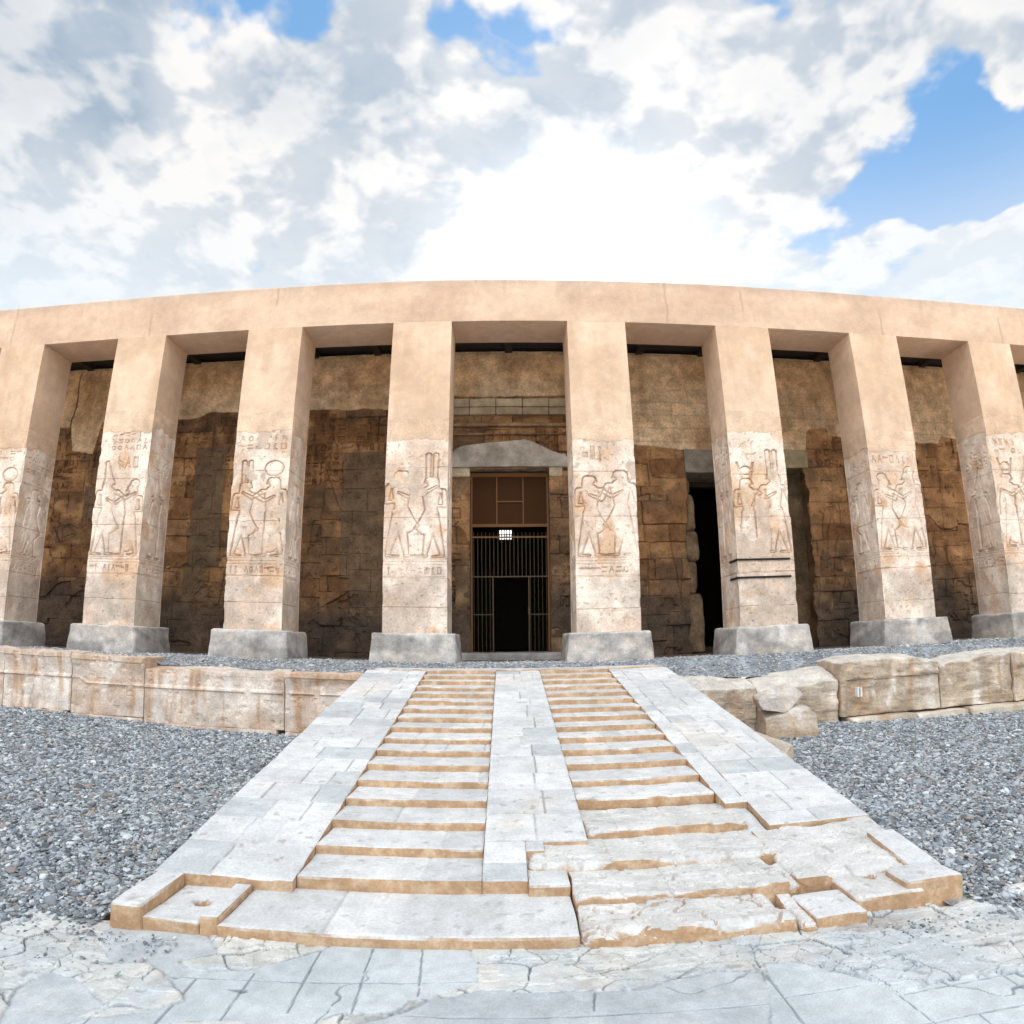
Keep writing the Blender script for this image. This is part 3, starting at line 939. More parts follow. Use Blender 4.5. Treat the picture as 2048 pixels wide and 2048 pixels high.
# base step, corner block, socket with its hole, kerb strip on the left
limestone_part('base_step', (-2.095, -10.86, -1.66), (.312, -10.09, -1.450), 600, .005, .014)
limestone_part('corner_block', (XL0 + .115, -10.85, -1.66), (-2.655, -10.195, -1.357), 601, .008, .02)
limestone_part('kerb_strip', (-2.235, -10.84, -1.66), (-2.098, -10.205, -1.400), 602, .005, .012)


def hole(hx, hy, r, depth):
    def fn(x, y, z, nr):
        q = np.hypot((x - hx), (y - hy) * 1.25) + .02 * fbm(x * 20, y * 20, 0, 9, 2)
        return -1.0 * (nr[:, 2] > .5) * depth * sst(r, r * .55, q)
    return fn


limestone_part('socket', (-2.652, -10.83, -1.66), (-2.238, -10.19, -1.452), 603, .006, .012, .012, rise=hole(-2.36, -10.52, .075, .13))
# the eroded right corner
limestone_part('worn_bed', (2.02, -10.33, -1.66), (3.0, -9.36, -1.330), 610, .016, .05, .016, rise=lambda x, y, z, nr: (ramp_z(y) + 1.31) * .8 * (nr[:, 2] > -.2) * (z > -1.5) + worn(.011, 611)(x, y, z, nr), white=CREAM, chip=1.6)
limestone_part('corner_slab', (2.30, -10.72, -1.66), (2.84, -10.30, -1.412), 612, .010, .03, .016, rise=hole(2.60, -10.37, .06, .1), white=CREAM)
limestone_part('corner_block', (2.72, -10.70, -1.66), (XR1 - .02, -10.36, -1.352), 613, .010, .024)
limestone_part('edge_slab', (2.94, -10.42, -1.60), (XR1, -9.76, -1.318), 614, .006, .014, rise=lambda x, y, z, nr: (ramp_z(y) - ramp_z(-10.1)) * (z > -1.45))
limestone_part('edge_slab', (2.96, -9.80, -1.60), (XR1 - .01, -9.34, -1.285), 615, .008, .02, rise=lambda x, y, z, nr: (ramp_z(y) - ramp_z(-9.57)) * (z > -1.45), white=CREAM)
limestone_part('corner_slab', (1.915, -10.86, -1.66), (2.30, -10.44, -1.452), 616, .008, .02, .016, rise=hole(2.12, -10.60, .06, .03))
limestone_part('broken_stone', (1.80, -10.36, -1.64), (2.06, -9.93, -1.395), 617, .02, .06, .016, rise=worn(.02, 618), white=CREAM)
limestone_part('broken_stone', (1.815, -10.88, -1.66), (1.925, -10.40, -1.475), 619, .02, .05, .016, rise=worn(.03, 620), white=CREAM)

# ------------------------------------------------------------------ carving
def caps_sdf(U, V, caps):
    d = np.full(U.shape, 9.0)
    for x0, y0, r0, x1, y1, r1 in caps:
        dx, dy = x1 - x0, y1 - y0
        q = np.clip(((U - x0) * dx + (V - y0) * dy) / (dx * dx + dy * dy + 1e-9), 0, 1)
        d = np.minimum(d, np.hypot(U - x0 - q * dx, V - y0 - q * dy) - (r0 + (r1 - r0) * q))
    return d


def figure_sdf(U, V, cx, z0, h, face, crown, arms, dress):
    """a standing figure in profile: feet at z0, h to the top of the head, facing +1 or -1; crown 0..5"""
    u, v = (U - cx) / h * face / 1.28, (V - z0) / h
    c = [(-.015, .50, .062, .050, .045, .026), (-.015, .50, .062, -.105, .045, .026),
         (.04, .018, .017, .125, .014, .013), (-.115, .018, .017, -.02, .014, .013),
         (.0, .54, .058, .0, .72, .085), (-.105, .775, .034, .105, .775, .034), (.0, .72, .085, .0, .77, .08),
         (.0, .79, .032, .006, .86, .032), (.010, .895, .048, .016, .905, .046), (.058, .885, .012, .064, .875, .008),
         (-.022, .90, .052, -.040, .81, .042)]
    if dress:
        c += [(-.005, .50, .075, .0, .12, .075)]
    else:
        c += [(0, .54, .062, .03, .36, .105), (.03, .50, .03, .14, .34, .02)]
    if arms == 0:
        c += [(-.115, .765, .030, -.145, .60, .024), (-.145, .60, .024, -.150, .44, .018), (.115, .765, .030, .165, .62, .024), (.165, .62, .024, .265, .67, .016)]
    elif arms == 1:
        c += [(-.115, .765, .030, -.13, .60, .024), (-.13, .60, .024, -.03, .60, .018), (.115, .765, .030, .20, .70, .024), (.20, .70, .024, .30, .765, .016)]
    else:
        c += [(-.115, .765, .030, -.15, .60, .024), (-.15, .60, .024, -.155, .43, .018), (.115, .765, .030, .17, .66, .024), (.17, .66, .024, .22, .56, .016)]
    if crown == 1:
        c += [(.0, 1.06, .098, .0, 1.061, .098)]
    elif crown == 2:
        c += [(-.035, .95, .026, -.040, 1.21, .030), (.030, .95, .026, .030, 1.21, .030)]
    elif crown == 3:
        c += [(-.008, .93, .056, -.035, 1.08, .034), (-.035, 1.08, .034, -.045, 1.15, .028)]
    elif crown == 4:
        c += [(-.01, .925, .056, -.03, .975, .062)]
    elif crown == 5:
        c += [(-.05, .97, .016, -.085, 1.15, .012), (.05, .97, .016, .085, 1.15, .012), (.0, 1.05, .06, .0, 1.051, .06)]
    return caps_sdf(u, v, c) * h


def glyph_sdf(u, v, k, rg):
    """u, v in -.5..+.5: one sign of a hieroglyphic line"""
    k = k % 12
    if k == 0:
        return np.abs(np.hypot(u, v) - .26) - .06
    if k == 1:
        return caps_sdf(u, v, [(-.22, -.35, .05, -.22, .35, .06), (.0, -.35, .05, .0, .35, .06), (.22, -.35, .05, .22, .35, .06)])
    if k == 2:
        return caps_sdf(u, v, [(-.2, .05, .12, .12, -.05, .15), (-.22, .12, .09, -.26, .30, .09), (-.05, -.1, .04, -.05, -.42, .03), (.08, -.1, .04, .08, -.42, .03), (.15, -.05, .08, .40, -.25, .04)])
    if k == 3:
        return np.abs(v + .08 * np.sin(u * 30) - .15) - .045
    if k == 4:
        return np.maximum(np.abs(u) - .36, np.abs(v + .1) - .14)
    if k == 5:
        return caps_sdf(u, v, [(-.05, -.42, .05, -.05, .2, .05), (-.05, .2, .06, .14, .38, .08)])
    if k == 6:
        return np.minimum(np.maximum(np.abs(u) - .34, np.abs(v - .22) - .07), np.maximum(np.abs(u) - .34, np.abs(v + .2) - .07))
    if k == 7:
        return caps_sdf(u, v, [(-.3, -.3, .05, .0, .3, .06), (.0, .3, .06, .3, -.3, .05), (-.16, -.05, .04, .16, -.05, .04)])
    if k == 8:
        return caps_sdf(u, v, [(-.35, 0, .05, .1, .02, .07), (.1, .02, .07, .36, .22, .05)])
    if k == 9:
        return np.minimum(np.hypot(u, v - .22) - .15, np.maximum(np.abs(u) - .06, np.abs(v + .18) - .26))
    if k == 10:
        return np.abs(np.maximum(np.abs(u) - .27, np.abs(v) - .30)) - .05
    return caps_sdf(u, v, [(-.12, -.4, .09, -.06, .05, .10), (-.02, .22, .12, .0, .24, .12), (.05, -.3, .08, .26, -.38, .05)])


def glyph_field(U, V, x0, x1, z0, z1, cw, ch, seed):
    rg = random.Random(seed)
    d = np.full(U.shape, 9.0)
    nx, nz = max(1, round((x1 - x0) / cw)), max(1, round((z1 - z0) / ch))
    cw, ch = (x1 - x0) / nx, (z1 - z0) / nz
    for i in range(nx):
        for j in range(nz):
            k = rg.randrange(12)
            if rg.random() < .08:
                continue
            xa, za = x0 + i * cw, z0 + j * ch
            sel = (U >= xa) & (U < xa + cw) & (V >= za) & (V < za + ch)
            if not sel.any():
                continue
            u, v = (U[sel] - xa) / cw - .5, (V[sel] - za) / ch - .5
            if rg.random() < .4:
                u = -u
            d[sel] = np.minimum(d[sel], glyph_sdf(u, v, k, rg) * min(cw, ch))
    return d


def sunk(d, depth=.042, w=.013):
    """incised outline with the body swelling up again inside it: depth below the surface and a groove mask"""
    g = np.exp(-(np.minimum(d, 0) / (w * 1.9)) ** 2) * sst(w * .5, -w * .25, d)
    body = sst(-.01, -.09, d)
    inside = (d < 0) * 1.0
    return depth * (.45 * inside * (1 - .6 * body) + .95 * g), g


# ------------------------------------------------------------------ the pillars
def masonry_joints(U, V, zs, seed, w=.008):
    j = np.zeros(U.shape)
    rg = random.Random(seed)
    for k, z in enumerate(zs):
        wob = .012 * fbm(U * 4, U * 0 + k, 0, seed + k, 3)
        j = np.maximum(j, sst(w * 1.4, w * .5, np.abs(V - z + wob)))
    return j


PL_LO, PL_HI = np.array((.60, .425, .295)), np.array((.71, .53, .385))
ST_LO, ST_HI = np.array((.64, .495, .39)), np.array((.81, .69, .58))


def carved_face(U, V, zt, seed, figs, bands, side=False):
    """depth below the plane and colour of one face of a pillar; U across, V height, zt the top of the old stone"""
    edge = zt + .10 * fbm(U * 1.7 + seed, U * 0, 0, seed, 3) + .05 * fbm(U * 7, U * 0, 0, seed + 1, 3)
    old = sst(.012, -.012, V - edge)
    dep = np.zeros(U.shape)
    grv = np.zeros(U.shape)
    for fg in figs:
        d = figure_sdf(U, V, *fg)
        a, g = sunk(d)
        dep, grv = np.maximum(dep, a), np.maximum(grv, g)
        u, v = (U - fg[0]) / fg[2] * fg[3], (V - fg[1]) / fg[2]       # belt, kilt hem, collar
        for zz, ww in ((.535, .07), (.375, .12), (.755, .10)):
            ln = sst(.010, .004, np.abs(v - zz + .15 * u * u) * fg[2]) * (np.abs(u) < ww)
            dep, grv = np.maximum(dep, ln * .010), np.maximum(grv, ln * .6)
    for (x0, x1, z0, z1, cw, ch, sd) in bands:
        d = glyph_field(U, V, x0, x1, z0, z1, cw, ch, sd)
        a, g = sunk(d, .020, .011)
        dep, grv = np.maximum(dep, a), np.maximum(grv, g)
    # base lines under the figures, vertical rules between the columns of signs
    for zz in (2.42, 2.36, 2.28, 2.0):
        ln = sst(.014, .005, np.abs(V - zz + .006 * fbm(U * 5, U * 0, 0, seed + 9, 2)))
        dep, grv = np.maximum(dep, ln * .011), np.maximum(grv, ln * .6)
    # worn away in places, mended with plain mortar in others
    wear = sst(.15, .45, fbm(U * 1.3, V * .9, seed * .37, seed + 13, 4))
    mend = sst(.43, .47, fbm(U * 1.5 + 9, V * 1.1, seed * .53, seed + 17, 4))
    keep = (1 - .6 * wear) * (1 - mend) * old
    joints = masonry_joints(U, V, (1.25 + .1 * math.sin(seed), 1.98, 3.30 + .12 * math.cos(seed), 4.55 + .1 * math.sin(seed * 2)), seed + 23) * (1 - mend) * old
    pits = sst(.42, .6, fbm(U * 11, V * 11, seed, seed + 29, 3)) * old * (1 - mend)
    ero = .016 * np.clip(fbm(U * 2.5, V * 2.5, seed, seed + 31, 5), 0, 1) * old * (1 - mend)
    dep = dep * keep + .014 * joints + .012 * pits + ero - .0055 * old * sst(-.03, -.10, V - edge) * 0 + .010 * old
    grv = grv * keep
    # colour
    pl = lerp(PL_LO, PL_HI, sst(-.4, .4, fbm(U * .9, V * .7, seed, seed + 37, 4)))
    pl = lerp(pl, (.52, .36, .25), sst(1.1, .0, V - edge) * .35 * sst(-.4, .4, fbm(U * 1.5, V * 1.2, 0, seed + 39, 4)))
    s = lerp(ST_LO, ST_HI, sst(-.35, .35, fbm(U * 1.6, V * 1.3, seed, seed + 41, 5)))
    s = lerp(s, (.60, .37, .21), sst(.18, .5, fbm(U * 1.9, V * 1.6, seed + 3, seed + 43, 4)) * .65)
    s = lerp(s, (.40, .335, .28), sst(.20, .5, fbm(U * 1.2, V * 1.0, seed + 7, seed + 47, 4)) * .65 * sst(3.3, 2.0, V))
    s = lerp(s, (.44, .37, .31), .55 * sst(2.05, 1.75, V + .22 * fbm(U * 1.6, V * 1.6, 0, seed + 49, 4)) * sst(-.35, .1, fbm(U * 1.2, V * 1.2, 0, seed + 48, 3)))
    s = lerp(s, (.52, .41, .32), mend * .8)
    s = lerp(s, (.40, .26, .17), np.clip(grv * .42 + joints * .5 + pits * .45, 0, .85))
    col = lerp(pl, s, old)
    return dep, col


def pillar(i, label, zt, figs, bands, seed, straps=False):
    xc = XC[i]
    x0, x1 = xc - PW / 2, xc + PW / 2
    root = empty('carved_pillar', (xc, .65, 0), label, 'pillar', 'square carved pillars of the portico')
    ztop = zt + .55
    # carved shaft: front, the two flanks (the one turned to the camera finer), back
    V, F, Cc = [], [], []
    base = 0
    zb = ZP - .02
    nz = int((ztop - zb) / .0165)
    zs = np.linspace(zb, ztop, nz)
    us = np.linspace(0, PW, int(PW / .0155))
    U, Z = np.meshgrid(us - PW / 2, zs, indexing='ij')
    dep, col = carved_face(U, Z, zt, seed, figs, bands)
    e = np.minimum(PW / 2 - np.abs(U), .05)
    chip = .05 * sst(.12, .5, fbm(Z * 2.2 + np.sign(U) * 7, U * 0, 0, seed + 60, 4)) * sst(.05, .0, e) * sst(.1, -.1, Z - zt)
    V.append(np.stack([xc + U, dep + chip, Z], -1).reshape(-1, 3))
    Cc.append(col.reshape(-1, 3))
    F.append(grid_faces(len(us), nz, base))
    base += U.size
    for sd in (-1, 1):
        fine = (sd > 0) == (xc < 0)
        nzz = nz if fine else 60
        zz = np.linspace(zb, ztop, nzz)
        ws = np.linspace(0, PD, 52 if fine else 8)
        Wd, Z2 = np.meshgrid(ws, zz, indexing='ij')
        if fine:
            fg = [(0.08, 2.46, 2.05, 1, (seed * 3) % 6, 2, seed % 2)]
            bd = [(-.5, .5, 4.75, 5.3, .2, .18, seed + 71), (-.55, .55, 2.03, 2.26, .16, .23, seed + 73)]
            dep, col = carved_face(Wd - PD / 2, Z2, zt + .05, seed + 100, fg, bd, True)
        else:
            dep, col = np.zeros(Wd.shape), lerp(ST_LO, PL_LO, sst(zt - .05, zt + .05, Z2))
        # meet the front face at the arris
        fr = np.interp(zz, zs, (V[0].reshape(len(us), nz, 3)[-1 if sd > 0 else 0, :, 1]))
        yy = Wd.copy()
        yy[0, :] = fr
        yy[1:, :] = np.maximum(yy[1:, :], fr[None, :] + .004)
        dep = dep * sst(0, .08, Wd)
        V.append(np.stack([xc + sd * (PW / 2 - dep), yy, Z2], -1).reshape(-1, 3))
        Cc.append(col.reshape(-1, 3))
        F.append(grid_faces(len(ws), nzz, base, flip=sd < 0))
        base += Wd.size
    V.append(np.array([(x0, PD, zb), (x1, PD, zb), (x1, PD, ztop), (x0, PD, ztop)]))
    Cc.append(np.tile(ST_LO, (4, 1)))
    F.append(np.array([[1, 0, 3, 2]]) + base)
    V = np.concatenate(V) - np.array(root.location)
    mesh_obj('carved_shaft', V, F, M_STONE, root, np.concatenate(Cc))
    # plain restored upper shaft
    v, f, lo, hi = box_lattice((x0, .0, ztop), (x1, PD, ZB), .09)
    sidew = sst(.3, .9, np.abs(v[:, 0] - xc) / (PW / 2)) * 0
    pl = lerp(PL_LO, PL_HI, sst(-.4, .4, fbm((v[:, 0] - xc) * .9, v[:, 2] * .7, seed, seed + 37, 4)))
    streak = sst(.1, .5, fbm(v[:, 0] * 5, v[:, 2] * .5, 0, seed + 81, 4))
    pl = lerp(pl, (.55, .385, .265), streak * .5)
    v[:, 1] += np.where(v[:, 1] < .01, .003 * fbm(v[:, 0] * 2, v[:, 2] * 2, 0, seed + 83, 3), 0)
    mesh_obj('upper_shaft', v - np.array(root.location), f, M_PLASTER, root, pl)
    # cement-faced plinth
    v, f, nr = stone_box((xc - .965, -.25, -.12), (xc + .965, 1.5, ZP - .02), .035, .075, .022, 2.8, seed + 90, 1.1)
    x, y, z = v.T
    bat = sst(.66, .0, z) * .05
    v[:, 0] += np.sign(x - xc) * bat * sst(.6, .9, np.abs(x - xc))
    v[:, 1] += np.where(y < .2, -bat * .8, 0)
    cc = lerp((.31, .29, .27), (.50, .465, .43), sst(-.3, .3, fbm(x * 2.2, z * 3 + y, 0, seed + 93, 6)))
    cc = lerp(cc, (.22, .205, .19), sst(.2, .5, fbm(x * 3, z * 1.2, y, seed + 97, 5)) * .6)
    cc = lerp(cc, (.54, .475, .41), sst(.15, .5, fbm(x * 2.2, z * 3 + y, 0, seed + 95, 4)) * .7)
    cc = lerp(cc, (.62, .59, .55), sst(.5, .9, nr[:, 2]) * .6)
    mesh_obj('plinth', v - np.array(root.location), f, M_CONCRETE, root, cc)
    if straps:
        for zz in (2.31, 1.87):
            v, f, _, _ = box_lattice((x0 - .022, -.022, zz - .024), (x1 - .12, .55, zz + .024), .3)
            keepv = v - np.array(root.location)
            mesh_obj('iron_strap', keepv, f, M_STRAP, root)
    return root


# (cx, feet, height, facing, crown, arms, dress)
PILLARS = [
    ('carved pillar of king and disc-crowned goddess, cut by the left picture edge', 5.45, [(-.35, 2.46, 2.05, 1, 3, 2, 0), (.36, 2.46, 2.10, -1, 1, 0, 1)], [(-.7, .7, 5.05, 5.4, .22, .17, 1)]),
    ('carved pillar with two rows of cartouche signs above a king and companion', 5.85,
     [(-.36, 2.46, 2.15, 1, 3, 1, 0), (.36, 2.46, 1.95, -1, 4, 1, 1)], [(-.45, .70, 5.25, 5.80, .19, .18, 2), (-.2, .5, 4.70, 5.15, .20, .45, 22), (-.7, .5, 2.03, 2.26, .14, .23, 3)]),
    ('carved pillar where a large sun disc crowns the figure facing left', 5.62,
     [(-.36, 2.46, 1.98, 1, 2, 1, 0), (.36, 2.46, 2.10, -1, 1, 1, 1)], [(-.68, .68, 5.15, 5.58, .24, .20, 4), (-.7, .66, 2.03, 2.26, .14, .23, 5)]),
    ('carved pillar just left of the gate, pale relief of two embracing figures with wide shoulders', 5.33,
     [(-.35, 2.46, 2.22, 1, 0, 1, 0), (.37, 2.46, 2.05, -1, 2, 1, 0)], [(-.7, .66, 2.03, 2.26, .15, .23, 6)]),
    ('carved pillar just right of the gate with two striding figures under worn plume signs', 5.30,
     [(-.37, 2.46, 2.05, 1, 0, 1, 0), (.37, 2.46, 2.20, -1, 0, 0, 0)], [(-.55, .0, 4.75, 5.2, .2, .45, 77), (-.7, .7, 2.03, 2.26, .17, .23, 8)]),
    ('carved pillar bound with two dark iron straps near its foot', 5.60,
     [(-.36, 2.46, 2.0, 1, 5, 1, 1), (.37, 2.46, 2.15, -1, 2, 2, 0)], [(-.5, .0, 4.85, 5.35, .2, .2, 9)]),
    ('carved pillar right of the iron-strapped one, with two kilted figures holding hands', 5.15,
     [(-.36, 2.46, 2.0, 1, 4, 1, 0), (.36, 2.46, 2.18, -1, 4, 0, 0)], [(-.7, .4, 4.75, 5.05, .2, .2, 11)]),
    ('carved pillar with a high ragged top to its relief, at the right picture edge', 5.75,
     [(-.28, 2.46, 2.2, 1, 5, 2, 1), (.36, 2.46, 2.1, -1, 3, 1, 0)], [(-.6, .2, 5.1, 5.6, .2, .2, 13)]),
]
for i, (lab, zt, figs, bands) in enumerate(PILLARS):
    pillar(i, lab, zt, figs, bands, 700 + 37 * i, straps=(i == 5))

# ------------------------------------------------------------------ the beam over the pillars and the roof
XB0, XB1 = -21.5, 21.5
xs = np.linspace(XB0, XB1, 1200)
prof = [(PD, ZB), (.0, ZB), (-.004, ZB + .3), (-.004, ZB + .6), (-.004, ZR - .3), (-.002, ZR - .03), (.02, ZR), (PD, ZR)]
P = np.array(prof)
pp = np.concatenate([np.linspace(P[k], P[k + 1], m, endpoint=False) for k, m in enumerate((6, 8, 8, 10, 6, 3, 4))] + [P[-1:]])
Xb, K = np.meshgrid(xs, np.arange(len(pp)), indexing='ij')
Yb, Zb = pp[K, 0].copy(), pp[K, 1].copy()
front = (Yb < .01)
crk = np.zeros(Xb.shape)
for xj in (-14.7, -10.05, -6.3, -.9, 4.2, 6.35, 10.6, 14.8):
    crk = np.maximum(crk, sst(.05, .0, np.abs(Xb - xj - .03 * fbm(Zb * 3, Zb * 0, xj, 7, 3))))
crk *= front
Yb += front * (.006 * fbm(Xb * .8, Zb * 2, 0, 801, 4) + .012 * crk)
Zb += (Zb > ZR - .01) * (.018 * fbm(Xb * .7, Xb * 0, 0, 803, 4))
col = lerp((.56, .395, .285), (.66, .485, .355), sst(-.4, .4, fbm(Xb * .5, Zb * 1.2, 0, 805, 5)))
run = sst(.15, .5, fbm(Xb * 2.8, Zb * .35, 0, 807, 4)) * sst(ZB + .3, ZR, Zb)
col = lerp(col, (.44, .33, .25), run * .55)
band = sst(ZR - .32, ZR - .05, Zb + .12 * fbm(Xb * .9, Zb * 0, 0, 809, 4))
col = lerp(col, (.46, .36, .29), band * .42 * front)
col = lerp(col, (.34, .235, .165), crk * .55 * sst(-.2, .3, fbm(Xb * 3, Zb * 2, 0, 811, 3)))
o = mesh_obj('roof_beam', np.stack([Xb, Yb, Zb], -1).reshape(-1, 3), [grid_faces(len(xs), len(pp), flip=True), np.array([[0, len(pp) - 1, len(pp) * 2 - 1, len(pp)]])], M_PLASTER, col=col.reshape(-1, 3))
tag(o, 'long plain sand-coloured beam resting across all the carved pillars', 'beam')
v, f, _, _ = box_lattice((XB0, PD - .01, 9.30), (XB1, 14.0, 9.62), 1.2)
roof = mesh_obj('ceiling_slab', v, f, M_CEIL)
tag(roof, 'dark flat ceiling glimpsed behind the beam over the portico', 'roof')
for xj in np.arange(-20.2, 20.3, 2.02):
    v, f, _, _ = box_lattice((xj - .11, PD, 9.12), (xj + .11, YW - .01, 9.296), .6)
    mesh_obj('joist', v, f, M_CEIL, roof)

# ------------------------------------------------------------------ the back wall of the portico
wall = empty('portico_wall', (0, YW, 0), 'brown masonry back wall in the shade of the pillars, carved below and plastered above', 'wall')
DOOR = (-1.13, 1.13, .20, 5.43)
OPEN_A = (5.20, 6.95, 0.0, 5.33)
OPEN_B = (7.45, 9.18, 0.0, 5.50)


def wall_field(X, Z):
    """height out of the wall plane (towards the court) and colour"""
    # limit of the plaster above
    lim = np.interp(X, [-20, -16, -14.6, -14.4, -13.6, -13.4, -12, -9.9, -9.5, -8, -5.5, -3, -1.8, 1.8, 2.2, 4.4, 5.2, 5.3, 9.3, 9.4, 10.1, 10.2, 12, 12.4, 14.3, 14.5, 15.2, 20],
                    [7.0, 7.05, 7.15, 6.3, 6.2, 7.3, 7.2, 7.25, 7.45, 7.4, 7.38, 7.35, 7.7, 7.7, 6.2, 6.15, 6.05, 6.0, 6.05, 6.75, 6.85, 6.55, 6.6, 6.45, 6.4, 6.7, 6.5, 6.4])
    lim = lim + .05 * fbm(X * 3, X * 0, 0, 901, 4)
    old = sst(.015, -.015, Z - lim)
    rg = np.random.default_rng(905)
    # courses of blocks
    zs = [0.0]
    while zs[-1] < 9.2:
        zs.append(zs[-1] + rg.uniform(.45, .85))
    T = np.zeros(X.shape)
    H = np.zeros(X.shape)
    J = np.zeros(X.shape)
    wob = .03 * fbm(X * 2.2, Z * 2.2, 0, 907, 4)
    Zc = Z + .9 * np.floor(X / 1.83) % .53 + .22 * np.sign(fbm(X * .55, Z * .35, 0, 906, 2))
    for a, b in zip(zs[:-1], zs[1:]):
        band = (Zc + wob >= a) & (Zc + wob < b)
        x = -20.0
        while x < 20:
            wd = rg.uniform(.5, 1.7)
            step = rg.uniform(-.12, .12)
            cell = band & (X + wob >= x) & (X + wob < x + wd)
            T[cell] = rg.uniform(-1, 1)
            H[cell] = rg.choice([0, 0, 0, -.03, -.055, .02]) + rg.uniform(-.010, .010)
            J = np.maximum(J, np.where(band, sst(.018, .006, np.abs(X + wob - x)), 0))
            x += wd
        J = np.maximum(J, sst(.018, .006, np.abs(Zc + wob - a)) * sst(-.5, -.1, fbm(X * .8, X * 0, a, 909, 3)))
    # plain replaced blocks, darker and smoother
    plain = np.zeros(X.shape)
    for (x0, x1, z0, z1) in ((-9.75, -8.75, 2.6, 6.25), (-9.9, -9.2, 1.6, 2.6), (-4.9, -3.2, 2.3, 6.0), (-4.6, -3.2, 1.2, 2.4), (-13.7, -12.6, 4.0, 5.1), (-13.2, -12.4, 1.8, 3.3), (-8.3, -7.8, 1.2, 2.2)):
        plain = np.maximum(plain, sst(.03, .0, np.maximum(np.maximum(x0 - X, X - x1), np.maximum(z0 - Z, Z - z1)) + wob))
    # reliefs
    d = np.full(X.shape, 9.0)
    g1 = glyph_field(X, Z, -16, -2.2, 6.35, 7.3, .30, .32, 911)
    g2 = glyph_field(X, Z, -16, -2.2, 5.0, 6.3, .22, .26, 913)
    d = np.minimum(g1, g2)
    g3 = glyph_field(X, Z, 9.6, 16, 5.2, 6.5, .28, .30, 915)
    g4 = glyph_field(X, Z, -1.75, 1.75, 6.0, 6.62, .26, .30, 917)
    g5 = glyph_field(X, Z, -1.75, -1.3, 1.4, 5.2, .40, .42, 918)
    g6 = glyph_field(X, Z, 1.3, 1.75, 1.4, 5.2, .40, .42, 919)
    for g in (g3, g4, g5, g6):
        d = np.minimum(d, g)
    for k, (cx, z0, h, fc, cr) in enumerate(((-15.1, 1.3, 3.3, 1, 1), (-12.9, 1.3, 3.3, -1, 3), (-11.4, 1.3, 3.2, 1, 2), (-8.1, 1.3, 3.4, 1, 5), (-5.2, 1.3, 3.3, 1, 3), (-3.9, 1.3, 3.3, -1, 0),
                                            (2.9, 1.2, 3.9, 1, 1), (4.3, 1.2, 3.9, -1, 5), (10.4, 1.2, 3.8, 1, 3), (12.9, 1.2, 3.4, -1, 1), (14.4, 1.2, 3.4, 1, 2))):
        d = np.minimum(d, figure_sdf(X, Z, cx, z0, h, fc, cr, k % 3, k % 2))
    a, g = sunk(d, .030, .013)
    worn_ = sst(-.15, .2, fbm(X * .8, Z * .8, 0, 921, 4))
    keep = old * (1 - .8 * worn_) * (1 - plain)
    a, g = a * keep, g * keep
    ero = fbm(X * 1.6, Z * 1.6, 0, 923, 6)
    bigch = sst(.22, .30, fbm(X * 1.1, Z * 1.3, 0, 925, 5)) * sst(4.0, 2.0, Z)
    pits = sst(.45, .6, fbm(X * 8, Z * 8, 0, 927, 3))
    out = old * (H * (1 - plain) - .02 * J + .045 * ero - .06 * bigch - .018 * pits) - a
    out += (1 - old) * (.012 + .008 * fbm(X * 1.2, Z * 1.2, 0, 929, 4)) + old * plain * .012
    # colours
    P_ = lerp((.56, .375, .215), (.70, .51, .32), sst(-.4, .4, fbm(X * .7, Z * .8, 0, 931, 5)))
    P_ = lerp(P_, (.34, .20, .105), sst(.1, .5, fbm(X * 1.0, Z * .35, 0, 933, 5)) * .6)
    P_ = lerp(P_, (.74, .58, .40), sst(.9, .0, Z - lim) * .5 * sst(-.3, .2, fbm(X * 1.5, Z * 1.5, 0, 934, 3)))
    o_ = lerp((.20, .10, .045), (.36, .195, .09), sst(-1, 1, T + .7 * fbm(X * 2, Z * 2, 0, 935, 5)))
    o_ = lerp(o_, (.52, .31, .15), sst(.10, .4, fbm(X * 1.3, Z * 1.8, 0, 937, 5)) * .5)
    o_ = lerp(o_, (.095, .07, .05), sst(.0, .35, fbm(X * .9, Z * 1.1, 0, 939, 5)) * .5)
    damp_shade = sst(2.8, 1.0, Z + .7 * fbm(X * .7, Z * .7, 0, 941, 4))  # damp staining low down, deepened to stand in for the portico's shade
    o_ = lerp(o_, (.062, .054, .047), damp_shade * .8)
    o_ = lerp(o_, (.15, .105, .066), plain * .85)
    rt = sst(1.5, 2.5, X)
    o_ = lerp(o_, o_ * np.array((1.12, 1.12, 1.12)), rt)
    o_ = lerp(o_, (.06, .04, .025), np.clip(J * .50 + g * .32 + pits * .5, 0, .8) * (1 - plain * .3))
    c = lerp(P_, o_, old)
    # ashlar of the newer masonry over the right-hand bays
    rj = np.zeros(X.shape)
    for k in range(7):
        za = 6.3 + .42 * k
        rj = np.maximum(rj, sst(.02, .008, np.abs(Z - za)))
        band = (Z >= za) & (Z < za + .42)
        rj = np.maximum(rj, np.where(band, sst(.02, .008, np.abs(((X + .55 * (k % 2)) % 1.1) - .55)), 0))
    rj *= (1 - old) * rt * sst(8.4, 7.6, Z)
    out -= .008 * rj
    c = lerp(c, (.36, .27, .17), rj * .5)
    crack = sst(.03, .008, np.abs(X + 14.55 + .12 * fbm(Z * 1.5, Z * 0, 0, 943, 4))) * (Z > 6.9)
    out -= .04 * crack
    c = lerp(c, (.08, .05, .03), crack * .8)
    return out, c


